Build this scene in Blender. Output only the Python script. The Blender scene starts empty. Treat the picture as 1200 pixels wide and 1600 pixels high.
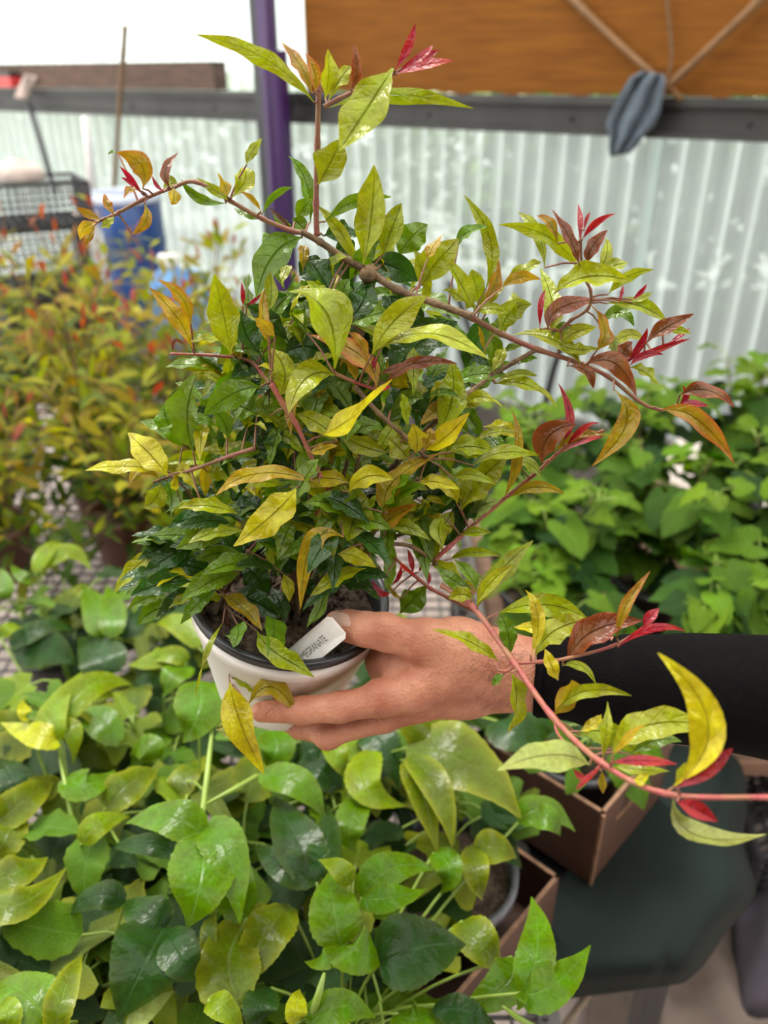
import bpy, math, random
import numpy as np
from mathutils import Vector, Matrix
random.seed(7)
V = Vector
# ------------------------------------------------------------------ camera, sky, light, exposure
F_PX = 1250.0
PITCH = math.radians(28.6)
CAM = V((0, 0, 1.5))
RT = V((1, 0, 0)); FW = V((0, math.cos(PITCH), -math.sin(PITCH))); UP = V((0, math.sin(PITCH), math.cos(PITCH)))
scene = bpy.context.scene
COL = scene.collection
cd = bpy.data.cameras.new('camera'); cam = bpy.data.objects.new('camera', cd); COL.objects.link(cam)
cam.location = CAM; cam.rotation_euler = (math.pi / 2 - PITCH, 0, 0)
cd.sensor_fit = 'VERTICAL'; cd.sensor_height = 36.0; cd.lens = 36.0 * F_PX / 1600.0
cd.clip_start = 0.01; cd.clip_end = 100
cd.dof.use_dof = True; cd.dof.focus_distance = 0.575; cd.dof.aperture_fstop = cd.lens / 6.2
scene.camera = cam
w = bpy.data.worlds.new('world'); scene.world = w; w.use_nodes = True
nt = w.node_tree; bg = nt.nodes['Background']
bg.inputs['Color'].default_value = (1.0, 0.985, 0.95, 1); bg.inputs['Strength'].default_value = 1.9
sd = bpy.data.lights.new('sun', 'SUN'); sd.energy = 5.5; sd.angle = math.radians(18); sd.color = (1.0, 0.96, 0.88)
so = bpy.data.objects.new('sun', sd); COL.objects.link(so); so.rotation_euler = (math.radians(-24), math.radians(-18), 0)
vs = scene.view_settings
vs.view_transform = 'Standard'; vs.look = 'None'; vs.gamma = 1.0; vs.use_curve_mapping = False; vs.exposure = 0.62

# ------------------------------------------------------------------ projection helpers (photo pixel -> place)
def ray(px, py):
    return RT * ((px - 600) / F_PX) + UP * ((800 - py) / F_PX) + FW
def U(px, py, d):
    return CAM + ray(px, py) * d
def Uz(px, py, z):
    r = ray(px, py); return CAM + r * ((z - CAM.z) / r.z)
WP0 = V((1.04, 2.4, 0)); WE = V((-3, 2.2, 0)).normalized(); WN = V((-2.2, -3, 0)).normalized()
def Wp(px, py, off=0.0):
    r = ray(px, py); k = ((WP0 - CAM).dot(WN) + off) / r.dot(WN); return CAM + r * k
def wall_s(p): return (p - WP0).dot(WE)
def wall_pt(s, z, off=0.0):
    p = WP0 + WE * s + WN * off; return V((p.x, p.y, z))

# ------------------------------------------------------------------ materials
MATS = {}
def newmat(name):
    m = bpy.data.materials.new(name); m.use_nodes = True
    MATS[name] = m; return m, m.node_tree, m.node_tree.nodes['Principled BSDF']
def link(t, a, b): t.links.new(a, b)
def mat(name, col, rough=0.6, metal=0.0, noise=0.0, scale=20.0, bump=0.0, bscale=60.0, spec=0.5, stretch=(1, 1, 1), col2=None, detail=4.0):
    m, t, b = newmat(name)
    b.inputs['Roughness'].default_value = rough; b.inputs['Metallic'].default_value = metal
    b.inputs['Specular IOR Level'].default_value = spec
    b.inputs['Base Color'].default_value = (*col, 1)
    tc = t.nodes.new('ShaderNodeTexCoord'); mp = t.nodes.new('ShaderNodeMapping'); mp.inputs['Scale'].default_value = stretch
    link(t, tc.outputs['Object'], mp.inputs['Vector'])
    if noise or col2:
        n = t.nodes.new('ShaderNodeTexNoise'); n.inputs['Scale'].default_value = scale; n.inputs['Detail'].default_value = detail
        link(t, mp.outputs[0], n.inputs['Vector'])
        mx = t.nodes.new('ShaderNodeMix'); mx.data_type = 'RGBA'
        c2 = col2 if col2 else tuple(c * (1 - noise) for c in col)
        mx.inputs[6].default_value = (*col, 1); mx.inputs[7].default_value = (*c2, 1)
        rp = t.nodes.new('ShaderNodeMapRange'); rp.inputs[1].default_value = 0.35; rp.inputs[2].default_value = 0.65
        link(t, n.outputs['Fac'], rp.inputs[0]); link(t, rp.outputs[0], mx.inputs[0]); link(t, mx.outputs[2], b.inputs['Base Color'])
    if bump:
        n2 = t.nodes.new('ShaderNodeTexNoise'); n2.inputs['Scale'].default_value = bscale; n2.inputs['Detail'].default_value = 5
        link(t, mp.outputs[0], n2.inputs['Vector'])
        bp = t.nodes.new('ShaderNodeBump'); bp.inputs['Strength'].default_value = bump; bp.inputs['Distance'].default_value = 0.005
        link(t, n2.outputs['Fac'], bp.inputs['Height']); link(t, bp.outputs[0], b.inputs['Normal'])
    return m

def leafmat(name, vcol=False, rough=0.32, vein=0.5, freq=46.0, transl=0.35, veinlight=True, edgecol=(0.45, 0.06, 0.02), spec=0.42, latk=0.32, bumpk=0.8):
    """colour of each leaf comes from the object's colour; alpha = how much its margin is tinted"""
    m, t, b = newmat(name); N = t.nodes.new
    oi = N('ShaderNodeObjectInfo'); uv = N('ShaderNodeUVMap'); sx = N('ShaderNodeSeparateXYZ'); link(t, uv.outputs[0], sx.inputs[0])
    def mth(op, a, bb=None, c=None, clamp=False):
        n = N('ShaderNodeMath'); n.operation = op; n.use_clamp = clamp
        for i, v in enumerate((a, bb, c)):
            if v is None: continue
            if isinstance(v, (int, float)): n.inputs[i].default_value = v
            else: link(t, v, n.inputs[i])
        return n.outputs[0]
    ocol = oi.outputs['Color']; oalp = oi.outputs['Alpha']
    if vcol:
        at = N('ShaderNodeAttribute'); at.attribute_name = 'leaf_tone'; ocol = at.outputs['Color']; oalp = at.outputs['Alpha']
    s = sx.outputs[0]; av = mth('ABSOLUTE', mth('MULTIPLY_ADD', sx.outputs[1], 2.0, -1.0))
    mid = mth('SUBTRACT', 1.0, mth('DIVIDE', av, 0.07), clamp=True)
    lat = mth('SINE', mth('MULTIPLY', mth('SUBTRACT', s, mth('MULTIPLY', av, 0.16)), freq))
    lat = mth('MULTIPLY', mth('POWER', mth('MULTIPLY_ADD', lat, 0.5, 0.5), 16.0), latk)
    vf = mth('MULTIPLY', mth('MAXIMUM', mid, lat), vein, clamp=True)
    tc = N('ShaderNodeTexCoord')
    ns = N('ShaderNodeTexNoise'); ns.inputs['Scale'].default_value = 55; ns.inputs['Detail'].default_value = 3
    link(t, tc.outputs['Object'], ns.inputs['Vector'])
    ns2 = N('ShaderNodeTexNoise'); ns2.inputs['Scale'].default_value = 260; ns2.inputs['Detail'].default_value = 2
    link(t, tc.outputs['Object'], ns2.inputs['Vector'])
    hs = N('ShaderNodeHueSaturation'); link(t, ocol, hs.inputs['Color'])
    val = mth('MULTIPLY_ADD', ns.outputs['Fac'], 1.1, 0.42); val = mth('MULTIPLY', val, mth('MULTIPLY_ADD', ns2.outputs['Fac'], 0.7, 0.65))
    link(t, val, hs.inputs['Value']); link(t, mth('MULTIPLY_ADD', ns.outputs['Fac'], 0.06, 0.47), hs.inputs['Hue'])
    edge = mth('MULTIPLY', mth('POWER', av, 3.0), oalp)
    edge = mth('ADD', edge, mth('MULTIPLY', mth('POWER', s, 4.0), mth('MULTIPLY', oalp, 0.6)), clamp=True)
    m1 = N('ShaderNodeMix'); m1.data_type = 'RGBA'; link(t, edge, m1.inputs[0]); link(t, hs.outputs[0], m1.inputs[6]); m1.inputs[7].default_value = (*edgecol, 1)
    vc = N('ShaderNodeHueSaturation'); link(t, m1.outputs[2], vc.inputs['Color'])
    vc.inputs['Value'].default_value = 1.6 if veinlight else 0.5; vc.inputs['Saturation'].default_value = 0.8
    m2 = N('ShaderNodeMix'); m2.data_type = 'RGBA'; link(t, vf, m2.inputs[0]); link(t, m1.outputs[2], m2.inputs[6]); link(t, vc.outputs[0], m2.inputs[7])
    link(t, m2.outputs[2], b.inputs['Base Color'])
    b.inputs['Roughness'].default_value = rough; b.inputs['Specular IOR Level'].default_value = spec
    bp = N('ShaderNodeBump'); bp.inputs['Strength'].default_value = bumpk; bp.inputs['Distance'].default_value = 0.003
    hgt = mth('SUBTRACT', mth('ADD', mth('MULTIPLY', ns.outputs['Fac'], 1.6), mth('MULTIPLY', ns2.outputs['Fac'], 0.3)), vf)
    link(t, hgt, bp.inputs['Height']); link(t, bp.outputs[0], b.inputs['Normal'])
    tr = N('ShaderNodeBsdfTranslucent'); th = N('ShaderNodeHueSaturation'); th.inputs['Value'].default_value = 1.35; th.inputs['Saturation'].default_value = 1.1
    link(t, m2.outputs[2], th.inputs['Color']); link(t, th.outputs[0], tr.inputs['Color'])
    ms = N('ShaderNodeMixShader'); ms.inputs[0].default_value = transl
    out = t.nodes['Material Output']; link(t, b.outputs[0], ms.inputs[1]); link(t, tr.outputs[0], ms.inputs[2]); link(t, ms.outputs[0], out.inputs['Surface'])
    return m

def poly_mat(name, k=1.0):
    m, t, b = newmat(name); N = t.nodes.new
    b.inputs['Base Color'].default_value = (0.86, 0.93, 0.93, 1); b.inputs['Roughness'].default_value = 0.25
    tr = N('ShaderNodeBsdfTranslucent'); tr.inputs['Color'].default_value = (0.84 * k, 0.93 * k, 0.91 * k, 1)
    tp = N('ShaderNodeBsdfTransparent'); tp.inputs['Color'].default_value = (0.88 * k, 0.95 * k, 0.93 * k, 1)
    tc = N('ShaderNodeTexCoord'); ns = N('ShaderNodeTexNoise'); ns.inputs['Scale'].default_value = 3.0; ns.inputs['Detail'].default_value = 6
    mp = N('ShaderNodeMapping'); mp.inputs['Scale'].default_value = (1, 1, 0.5); link(t, tc.outputs['Object'], mp.inputs[0]); link(t, mp.outputs[0], ns.inputs['Vector'])
    mr = N('ShaderNodeMapRange'); mr.inputs[1].default_value = 0.3; mr.inputs[2].default_value = 0.7; mr.inputs[3].default_value = 0.40; mr.inputs[4].default_value = 0.58
    link(t, ns.outputs['Fac'], mr.inputs[0])
    m1 = N('ShaderNodeMixShader'); link(t, mr.outputs[0], m1.inputs[0]); link(t, tr.outputs[0], m1.inputs[1]); link(t, tp.outputs[0], m1.inputs[2])
    m2 = N('ShaderNodeMixShader'); m2.inputs[0].default_value = 0.14
    link(t, m1.outputs[0], m2.inputs[1]); link(t, b.outputs[0], m2.inputs[2]); link(t, m2.outputs[0], t.nodes['Material Output'].inputs['Surface'])
    return m

def rib_mat(name, a=0.55, col=(0.93, 0.96, 0.97), clear=0.0):
    m, t, b = newmat(name); N = t.nodes.new
    b.inputs['Base Color'].default_value = (*col, 1); b.inputs['Roughness'].default_value = 0.5
    tr = N('ShaderNodeBsdfTranslucent'); tr.inputs['Color'].default_value = (*col, 1)
    ms = N('ShaderNodeMixShader'); ms.inputs[0].default_value = a
    link(t, b.outputs[0], ms.inputs[1]); link(t, tr.outputs[0], ms.inputs[2]); link(t, ms.outputs[0], t.nodes['Material Output'].inputs['Surface'])
    if clear:
        tp = N('ShaderNodeBsdfTransparent'); m3 = N('ShaderNodeMixShader'); m3.inputs[0].default_value = clear
        link(t, ms.outputs[0], m3.inputs[1]); link(t, tp.outputs[0], m3.inputs[2]); link(t, m3.outputs[0], t.nodes['Material Output'].inputs['Surface'])
    return m
M_RIB = rib_mat('polycarbonate_rib', 0.8)
M_ROOF = rib_mat('roof_film', 0.62)
M_ROOFCLEAR = rib_mat('clear_roof_film', 0.8, clear=0.42)
M_LEAF = leafmat('pomegranate_leaf', rough=0.26, vein=0.55, freq=40, veinlight=False, latk=0.12)
M_LEAFMIX = leafmat('pomegranate_leaf_mixed', vcol=True, rough=0.26, vein=0.55, freq=40, veinlight=False, latk=0.12)
M_VINE = leafmat('vine_leaf', rough=0.24, spec=0.20, bumpk=0.4, vein=0.42, freq=24, veinlight=True, edgecol=(0.42, 0.42, 0.02), transl=0.24)
M_MUL = leafmat('mulberry_leaf', rough=0.34, spec=0.22, bumpk=0.6, vein=0.35, freq=34, veinlight=True, transl=0.32)
M_TREE = leafmat('hedge_leaf', rough=0.4, vein=0.0, freq=10, transl=0.4)
M_BARK = mat('bark', (0.20, 0.12, 0.055), 0.75, noise=0.5, scale=120, bump=0.5, bscale=300)
M_BARKRED = mat('young_red_bark', (0.24, 0.075, 0.055), 0.55, scale=90, col2=(0.22, 0.12, 0.05), bump=0.3, bscale=220)
M_STEMPINK = mat('pink_stem', (0.34, 0.055, 0.06), 0.45, scale=70, col2=(0.30, 0.13, 0.06), bump=0.3, bscale=200)
M_STEMGREEN = mat('green_stem', (0.26, 0.38, 0.05), 0.4, noise=0.3, scale=40)
M_WHITEPOT = mat('white_plastic', (0.86, 0.83, 0.80), 0.38, noise=0.06, scale=14)
M_BLACKPOT = mat('black_plastic', (0.018, 0.018, 0.02), 0.33)
M_GREYPOT = mat('grey_plastic', (0.09, 0.09, 0.10), 0.3, noise=0.2)
M_BROWNPOT = mat('brown_plastic', (0.13, 0.05, 0.03), 0.5)
M_SOIL = mat('soil', (0.035, 0.022, 0.014), 0.95, scale=160, col2=(0.12, 0.08, 0.05), bump=1.0, bscale=130, detail=8)
M_TAG = mat('tag_plastic', (0.84, 0.82, 0.79), 0.35, scale=130, col2=(0.78, 0.74, 0.69))
M_INK = mat('ink', (0.05, 0.05, 0.055), 0.6)
M_SLEEVE = mat('sleeve_fabric', (0.0050, 0.0040, 0.0044), 0.75, noise=0.3, scale=200, bump=0.3, bscale=700, spec=0.05)
M_POLY = poly_mat('corrugated_polycarbonate', 0.70); M_POLYUP = poly_mat('upper_polycarbonate')
M_BEAM = mat('grey_painted_steel', (0.042, 0.040, 0.037), 0.5, noise=0.35, scale=8, bump=0.1)
M_POST = mat('dark_steel', (0.028, 0.028, 0.034), 0.45, noise=0.3, scale=9)
M_PURPLE = mat('purple_sheet', (0.062, 0.019, 0.115), 0.4, noise=0.35, scale=6, stretch=(6, 6, 0.4))
M_PLY = mat('plywood', (0.225, 0.083, 0.010), 0.7, spec=0.15, scale=3.0, col2=(0.165, 0.055, 0.007), stretch=(2, 2, 26), detail=6)
M_CANE = mat('cane', (0.24, 0.12, 0.04), 0.55, scale=14, col2=(0.15, 0.07, 0.025))
M_CLOTH = mat('blue_grey_cloth', (0.12, 0.15, 0.185), 0.9, noise=0.3, scale=30, bump=0.3, bscale=400)
M_BOARD = mat('brown_board', (0.12, 0.07, 0.05), 0.8, noise=0.4, scale=10, stretch=(1, 1, 6))
M_RED = mat('red_plastic', (0.55, 0.04, 0.04), 0.4)
M_RAG = mat('pale_rag', (0.55, 0.45, 0.40), 0.9, noise=0.2)
M_BLUE = mat('blue_plastic', (0.012, 0.06, 0.23), 0.35, noise=0.3, scale=5)
M_LBLUE = mat('light_blue_plastic', (0.12, 0.32, 0.68), 0.3)
M_PALELID = mat('pale_lid', (0.62, 0.66, 0.78), 0.4)
M_WHITE = mat('white_paint', (0.78, 0.76, 0.74), 0.5, noise=0.1)
M_CRATE = mat('black_crate', (0.03, 0.03, 0.035), 0.4)
M_YEL = mat('yellow_petals', (0.8, 0.5, 0.03), 0.6)
M_CARD = mat('cardboard', (0.088, 0.036, 0.019), 0.6, noise=0.25, scale=25)
M_CARDEDGE = mat('cardboard_edge', (0.30, 0.16, 0.09), 0.8, noise=0.4, scale=90)
M_CARDPALE = mat('cardboard_outer', (0.30, 0.15, 0.10), 0.7, noise=0.25, scale=25)
M_GREENTARP = mat('dark_green_canvas', (0.010, 0.0165, 0.014), 0.75, noise=0.35, scale=6, bump=0.3, bscale=300, spec=0.15)
M_BEIGE = mat('beige_cloth', (0.22, 0.165, 0.135), 0.9, noise=0.3, scale=9, bump=0.3, bscale=60)
M_LILAC = mat('grey_lilac_cloth', (0.115, 0.10, 0.125), 0.85, noise=0.3, scale=12)
M_FLOOR = mat('concrete_floor', (0.50, 0.41, 0.37), 0.9, noise=0.3, scale=5, bump=0.3, bscale=40)
M_LEDGE = mat('pale_ledge', (0.72, 0.60, 0.54), 0.9, noise=0.2, scale=5)
M_WOOD = mat('brown_edge_wood', (0.24, 0.13, 0.08), 0.7, noise=0.4, scale=12, stretch=(1, 8, 8))
M_WIRE = mat('mesh_wire', (0.045, 0.04, 0.04), 0.5)
M_SLATE = mat('bench_frame_steel', (0.12, 0.11, 0.10), 0.6, noise=0.3)
M_TIMBER = mat('pale_stick', (0.40, 0.29, 0.20), 0.7, noise=0.3, scale=40)
M_GRASS = mat('outdoor_ground', (0.33, 0.32, 0.34), 0.9, scale=3, col2=(0.2, 0.24, 0.16))

# ------------------------------------------------------------------ mesh helpers
class MB:
    def __init__(s): s.v = []; s.f = []; s.uv = []; s.mi = []
    def add(s, v, f, mi=0):
        o = len(s.v); s.v += [tuple(p) for p in v]; s.f += [tuple(i + o for i in q) for q in f]; s.mi += [mi] * len(f)
        return s
    def box(s, c, x, y, z):           # centre, three half-extent vectors
        c = V(c); x = V(x); y = V(y); z = V(z)
        vs_ = [c + x * a + y * b + z * d for d in (-1, 1) for b in (-1, 1) for a in (-1, 1)]
        fs = [(0, 2, 3, 1), (4, 5, 7, 6), (0, 1, 5, 4), (2, 6, 7, 3), (0, 4, 6, 2), (1, 3, 7, 5)]
        if x.cross(y).dot(z) < 0: fs = [q[::-1] for q in fs]
        return s.add(vs_, fs)
    def tube(s, pts, rad, n=8, cap=True):
        pts = [V(p) for p in pts]; m = len(pts)
        if not hasattr(rad, '__len__'): rad = [rad] * m
        vs_ = []; prev = None
        for i, p in enumerate(pts):
            t = (pts[min(i + 1, m - 1)] - pts[max(i - 1, 0)])
            t = t.normalized() if t.length > 1e-9 else V((0, 0, 1))
            if prev is None:
                a = t.cross(V((0, 0, 1)) if abs(t.z) < 0.9 else V((1, 0, 0))).normalized()
            else:
                a = (prev - t * prev.dot(t)); a = a.normalized() if a.length > 1e-6 else t.orthogonal().normalized()
            prev = a; b = t.cross(a)
            for k in range(n):
                th = 2 * math.pi * k / n; vs_.append(p + (a * math.cos(th) + b * math.sin(th)) * rad[i])
        fs = []
        for i in range(m - 1):
            for k in range(n):
                k2 = (k + 1) % n; fs.append((i * n + k, i * n + k2, (i + 1) * n + k2, (i + 1) * n + k))
        if cap:
            fs.append(tuple(range(n))[::-1]); fs.append(tuple((m - 1) * n + k for k in range(n)))
        return s.add(vs_, fs)
    def lathe(s, prof, n=40, base=V((0, 0, 0)), axis=V((0, 0, 1)), closed=False):
        axis = V(axis).normalized(); a = axis.orthogonal().normalized(); b = axis.cross(a)
        vs_ = []; m = len(prof)
        for r, z in prof:
            for k in range(n):
                th = 2 * math.pi * k / n; vs_.append(V(base) + axis * z + (a * math.cos(th) + b * math.sin(th)) * r)
        fs = []
        for i in range(m - 1):
            for k in range(n):
                k2 = (k + 1) % n; fs.append((i * n + k, i * n + k2, (i + 1) * n + k2, (i + 1) * n + k))
        return s.add(vs_, fs)
    def grid(s, P):                   # P[i][j]
        n = len(P); m = len(P[0]); vs_ = [p for r in P for p in r]
        return s.add(vs_, [(i * m + j, i * m + j + 1, (i + 1) * m + j + 1, (i + 1) * m + j) for i in range(n - 1) for j in range(m - 1)])
    def build(s, name, material, parent=None, smooth=True, loc=None):
        me = bpy.data.meshes.new(name)
        vv = s.v if loc is None else [tuple(V(p) - V(loc)) for p in s.v]
        me.from_pydata(vv, [], s.f); me.update()
        mats = material if isinstance(material, (list, tuple)) else [material]
        for m_ in mats: me.materials.append(m_)
        if len(mats) > 1:
            me.polygons.foreach_set('material_index', s.mi)
        if smooth: me.polygons.foreach_set('use_smooth', [True] * len(me.polygons))
        o = bpy.data.objects.new(name, me); COL.objects.link(o)
        if parent is not None: o.parent = parent
        if loc is not None: o.location = loc
        return o
def thing(name, label, cat, loc=(0, 0, 0), group=None):
    o = bpy.data.objects.new(name, None); COL.objects.link(o); o.empty_display_size = 0.05
    o.location = loc; tag(o, label, cat, group); return o
def tag(o, label, cat, group=None, kind=None):
    o['label'] = label; o['category'] = cat
    if group: o['group'] = group
    if kind: o['kind'] = kind
    return o
def struct(o): o['kind'] = 'structure'; return o
def put(o, root):          # parent keeping the world place (root is an unrotated Empty)
    o.parent = root; o.location = V(o.location) - V(root.location); return o
def smooth_path(pts, k=6):
    pts = [V(p) for p in pts]; out = []
    for i in range(len(pts) - 1):
        p0 = pts[max(i - 1, 0)]; p1 = pts[i]; p2 = pts[i + 1]; p3 = pts[min(i + 2, len(pts) - 1)]
        for j in range(k):
            t = j / k
            out.append(0.5 * ((2 * p1) + (p2 - p0) * t + (2 * p0 - 5 * p1 + 4 * p2 - p3) * t * t + (3 * p1 - p0 - 3 * p2 + p3) * t ** 3))
    out.append(pts[-1]); return out
def lerp_list(a, n):
    r = []
    for i in range(n):
        x = i / (n - 1) * (len(a) - 1); k = min(int(x), len(a) - 2); r.append(a[k] + (a[k + 1] - a[k]) * (x - k))
    return r

# ------------------------------------------------------------------ leaf blades
def tmpl_blade(kind, rows, cols=2, serr=0.0):
    """verts (s, t) with |t|<=1 as half-width, faces, uv"""
    vs_ = []; uv = []; fs = []
    for i in range(rows + 1):
        s = i / rows
        if kind == 'lance':
            h = 0.055 + 0.945 * (max(0.0, math.sin(math.pi * min(1, max(0, (s - 0.05) / 0.95)) ** 0.92))) ** 1.05 if 0.05 < s < 1 else 0.055
            if s >= 1: h = 0.04
        elif kind == 'ovate':
            h = max(0.03, (math.sin(math.pi * s ** 0.62)) ** 0.75) if 0 < s < 1 else 0.03
            if s > 0.75: h *= 1 - 0.35 * (s - 0.75) / 0.25
        if serr and 0.08 < s < 0.97: h += serr * (1 if i % 2 else -1)
        for j in range(-cols, cols + 1):
            vs_.append((s - (0.012 if (serr and i % 2 and abs(j) == cols) else 0), h * j / cols)); uv.append((s, 0.5 + 0.5 * j / cols))
    m = 2 * cols + 1
    for i in range(rows):
        for j in range(m - 1): fs.append((i * m + j, i * m + j + 1, (i + 1) * m + j + 1, (i + 1) * m + j))
    return vs_, fs, uv
def tmpl_polar(kind, n=37, rings=3):
    vs_ = [(0, 0)]; uv = [(0.0, 0.5)]; fs = []
    A = math.radians(150 if kind == 'heart' else 118); pts = []
    for k in range(n):
        th = -A + 2 * A * k / (n - 1); a = abs(math.degrees(th))
        if kind == 'heart':
            R = 1.0 / (1 + 0.0 * a) if a < 1 else 0
            x = a / 150.0; R = (1 - x) ** 1.15 * 0.45 + 0.55 * math.cos(math.radians(a * 0.42)) ** 2.2
            R = 0.5 + 0.5 * math.exp(-(a / 26.0) ** 1.3) if a < 110 else 0.5 - 0.28 * ((a - 110) / 40) ** 2
            ser = 0.025
        else:
            c = math.exp(-(a / 17.0) ** 2); l = math.exp(-((a - 58) / 19.0) ** 2)
            R = 0.34 + 0.66 * c + 0.46 * l
            if a > 90: R *= 1 - 0.3 * (a - 90) / 28
            ser = 0.018
        R *= 1 + (ser if k % 2 else -ser)
        pts.append((R * math.cos(th), R * math.sin(th), th / A))
    tm = max(abs(p[1]) for p in pts)
    for r in range(1, rings + 1):
        q = r / rings
        for x, y, u in pts: vs_.append((x * q, y * q / tm)); uv.append((min(1, max(0, x * q)), 0.5 + 0.5 * max(-1, min(1, y * q / tm))))
    for k in range(n - 1): fs.append((0, 1 + k, 2 + k))
    for r in range(rings - 1):
        o = 1 + r * n
        for k in range(n - 1): fs.append((o + k, o + n + k, o + n + k + 1, o + k + 1))
    return vs_, fs, uv
T_LANCE = tmpl_blade('lance', 14); T_LANCE_LO = tmpl_blade('lance', 5, 1)
T_OVATE = tmpl_blade('ovate', 24, 2, 0.022); T_HEART = tmpl_polar('heart', 31, 2); T_TRI = tmpl_polar('tri', 41, 3)
T_OVATE_LO = tmpl_blade('ovate', 14, 2, 0.04)

def blade_pts(T, b, m, t, hw, nrm, fold=0.15, droop=0.0, wave=0.0, wf=3.0, twist=0.0, ph=0.0, scal=0.0, curl=0.0):
    b = V(b); m = V(m); t = V(t); c = 2 * m - (b + t) * 0.5
    out = []
    for s, x in T[0]:
        q = min(1.0, max(0.0, s))
        P = b * (1 - q) ** 2 + c * 2 * q * (1 - q) + t * q * q
        D = ((c - b) * (1 - q) + (t - c) * q) * 2
        if s < 0: P = P + D * s
        Dn = D.normalized() if D.length > 1e-9 else (t - b).normalized()
        S = Dn.cross(nrm)
        S = S.normalized() if S.length > 1e-5 else Dn.orthogonal().normalized()
        Nn = S.cross(Dn)
        if twist:
            a = twist * (q - 0.3); S, Nn = S * math.cos(a) + Nn * math.sin(a), Nn * math.cos(a) - S * math.sin(a)
        ax = abs(x)
        if scal: x = x * (1 + scal * math.sin(wf * 8.0 * q + ph * 2 + (2.1 if x > 0 else 0)))
        if curl: P = P + Nn * (curl * q ** 3)
        out.append(P + S * (x * hw) + Nn * (hw * (fold * ax - droop * ax * ax + wave * ax * math.sin(wf * 6.283 * q + ph + (1.7 if x > 0 else 0)))))
    return out
def leaf_obj(name, parts, material, color, parent=None, alpha=0.0, loc=None):
    """parts: list of (points, template)"""
    vs_ = []; fs = []; uvs = []
    for P, T in parts:
        o = len(vs_); vs_ += P; fs += [tuple(i + o for i in q) for q in T[1]]; uvs += T[2]
    me = bpy.data.meshes.new(name)
    if loc is not None: vs_ = [p - loc for p in vs_]
    me.from_pydata([tuple(p) for p in vs_], [], fs); me.update()
    ul = me.uv_layers.new(name='UVMap'); li = np.empty(len(me.loops), dtype=np.int32); me.loops.foreach_get('vertex_index', li)
    ul.data.foreach_set('uv', np.array(uvs, dtype=np.float32)[li].ravel())
    me.polygons.foreach_set('use_smooth', [True] * len(me.polygons)); me.materials.append(material)
    o = bpy.data.objects.new(name, me); COL.objects.link(o); o.color = (*color, alpha)
    if parent is not None: o.parent = parent
    if loc is not None: o.location = loc
    return o
def jit(c, a=0.18):
    k = 1 + random.uniform(-a, a); return (c[0] * k * (1 + random.uniform(-a, a) * 0.6), c[1] * k, max(0.0, c[2] * k))
PAL = {  # leaf colour, tint of the margin
    'y': ((0.275, 0.320, 0.005), 0.06), 'g': ((0.115, 0.205, 0.006), 0.0), 'd': ((0.030, 0.078, 0.009), 0.0),
    'Y': ((0.47, 0.42, 0.006), 0.06), 'o': ((0.30, 0.205, 0.008), 0.60), 'b': ((0.150, 0.050, 0.012), 0.35),
    'r': ((0.32, 0.012, 0.018), 0.1), 'p': ((0.30, 0.36, 0.09), 0.0), 'k': ((0.12, 0.06, 0.03), 0.0), 'O': ((0.36, 0.27, 0.008), 0.30)}

# ================================================================== THE SETTING
fl = MB().box((0, 2.0, -0.05), (6, 0, 0), (0, 4.5, 0), (0, 0, 0.05)).build('floor', M_FLOOR, smooth=False); struct(fl)
# rear wall: corrugated sheets between a plinth and a steel rail, glazing and plywood above
wall = bpy.data.objects.new('wall_rear', None); COL.objects.link(wall); struct(wall)
def corrugated(name, s0, s1, z0, z1, off, per=0.076, amp=0.007, k=8, m=None):
    n = int((s1 - s0) / per * k); P = []
    for zz in (z0, (z0 + z1) / 2, z1):
        P.append([wall_pt(s0 + (s1 - s0) * i / n, zz, off + amp * math.sin(2 * math.pi * (s0 + (s1 - s0) * i / n) / per)) for i in range(n + 1)])
    o = MB().grid(P).build(name, m or M_POLY, wall)
    mb = MB(); k = 0; s = math.ceil(s0 / 0.076) * 0.076
    while s < s1:
        mb.box(wall_pt(s, (z0 + z1) / 2, off - 0.014), WE * (0.0024 if k % 2 else 0.0014), WN * 0.003, V((0, 0, (z1 - z0) / 2))); s += 0.076 * (1 + .05 * math.sin(k * 2.1)); k += 1
    mb.build('sheet_ribs', M_RIB, wall, smooth=False)['kind'] = 'stuff'
    return o
ZB = 1.395
s_post = wall_s(Wp(437, 150))
for i, (a, b) in enumerate(((-2.2, -0.9), (-0.93, 0.32), (0.29, s_post), (s_post - 0.02, 2.9), (2.87, 4.3), (4.27, 6.2))):
    corrugated('corrugated_sheet', a, b, 0.40, ZB, -0.03 - 0.004 * (i % 2))
for a, b in ((s_post - 0.12, 2.9), (2.87, 4.4), (4.37, 6.2)):
    corrugated('upper_glazing', a, b, ZB, 2.9, -0.03, m=M_POLYUP)
def wall_box(name, m, s0, s1, z0, z1, o0, o1, parent=None):
    c = wall_pt((s0 + s1) / 2, (z0 + z1) / 2, (o0 + o1) / 2)
    return MB().box(c, WE * (abs(s1 - s0) / 2), WN * (abs(o1 - o0) / 2), V((0, 0, abs(z1 - z0) / 2))).build(name, m, parent, smooth=False)
rail = bpy.data.objects.new('trim_1', None); COL.objects.link(rail); struct(rail)
wall_box('rail_web', M_BEAM, -2.2, 6.2, ZB - 0.045, ZB + 0.045, -0.02, 0.03, rail)
wall_box('rail_lip', M_BEAM, -2.2, 6.2, ZB + 0.030, ZB + 0.052, -0.02, 0.055, rail)
wall_box('rail_lip', M_BEAM, -2.2, 6.2, ZB - 0.052, ZB - 0.036, -0.02, 0.05, rail)
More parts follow.
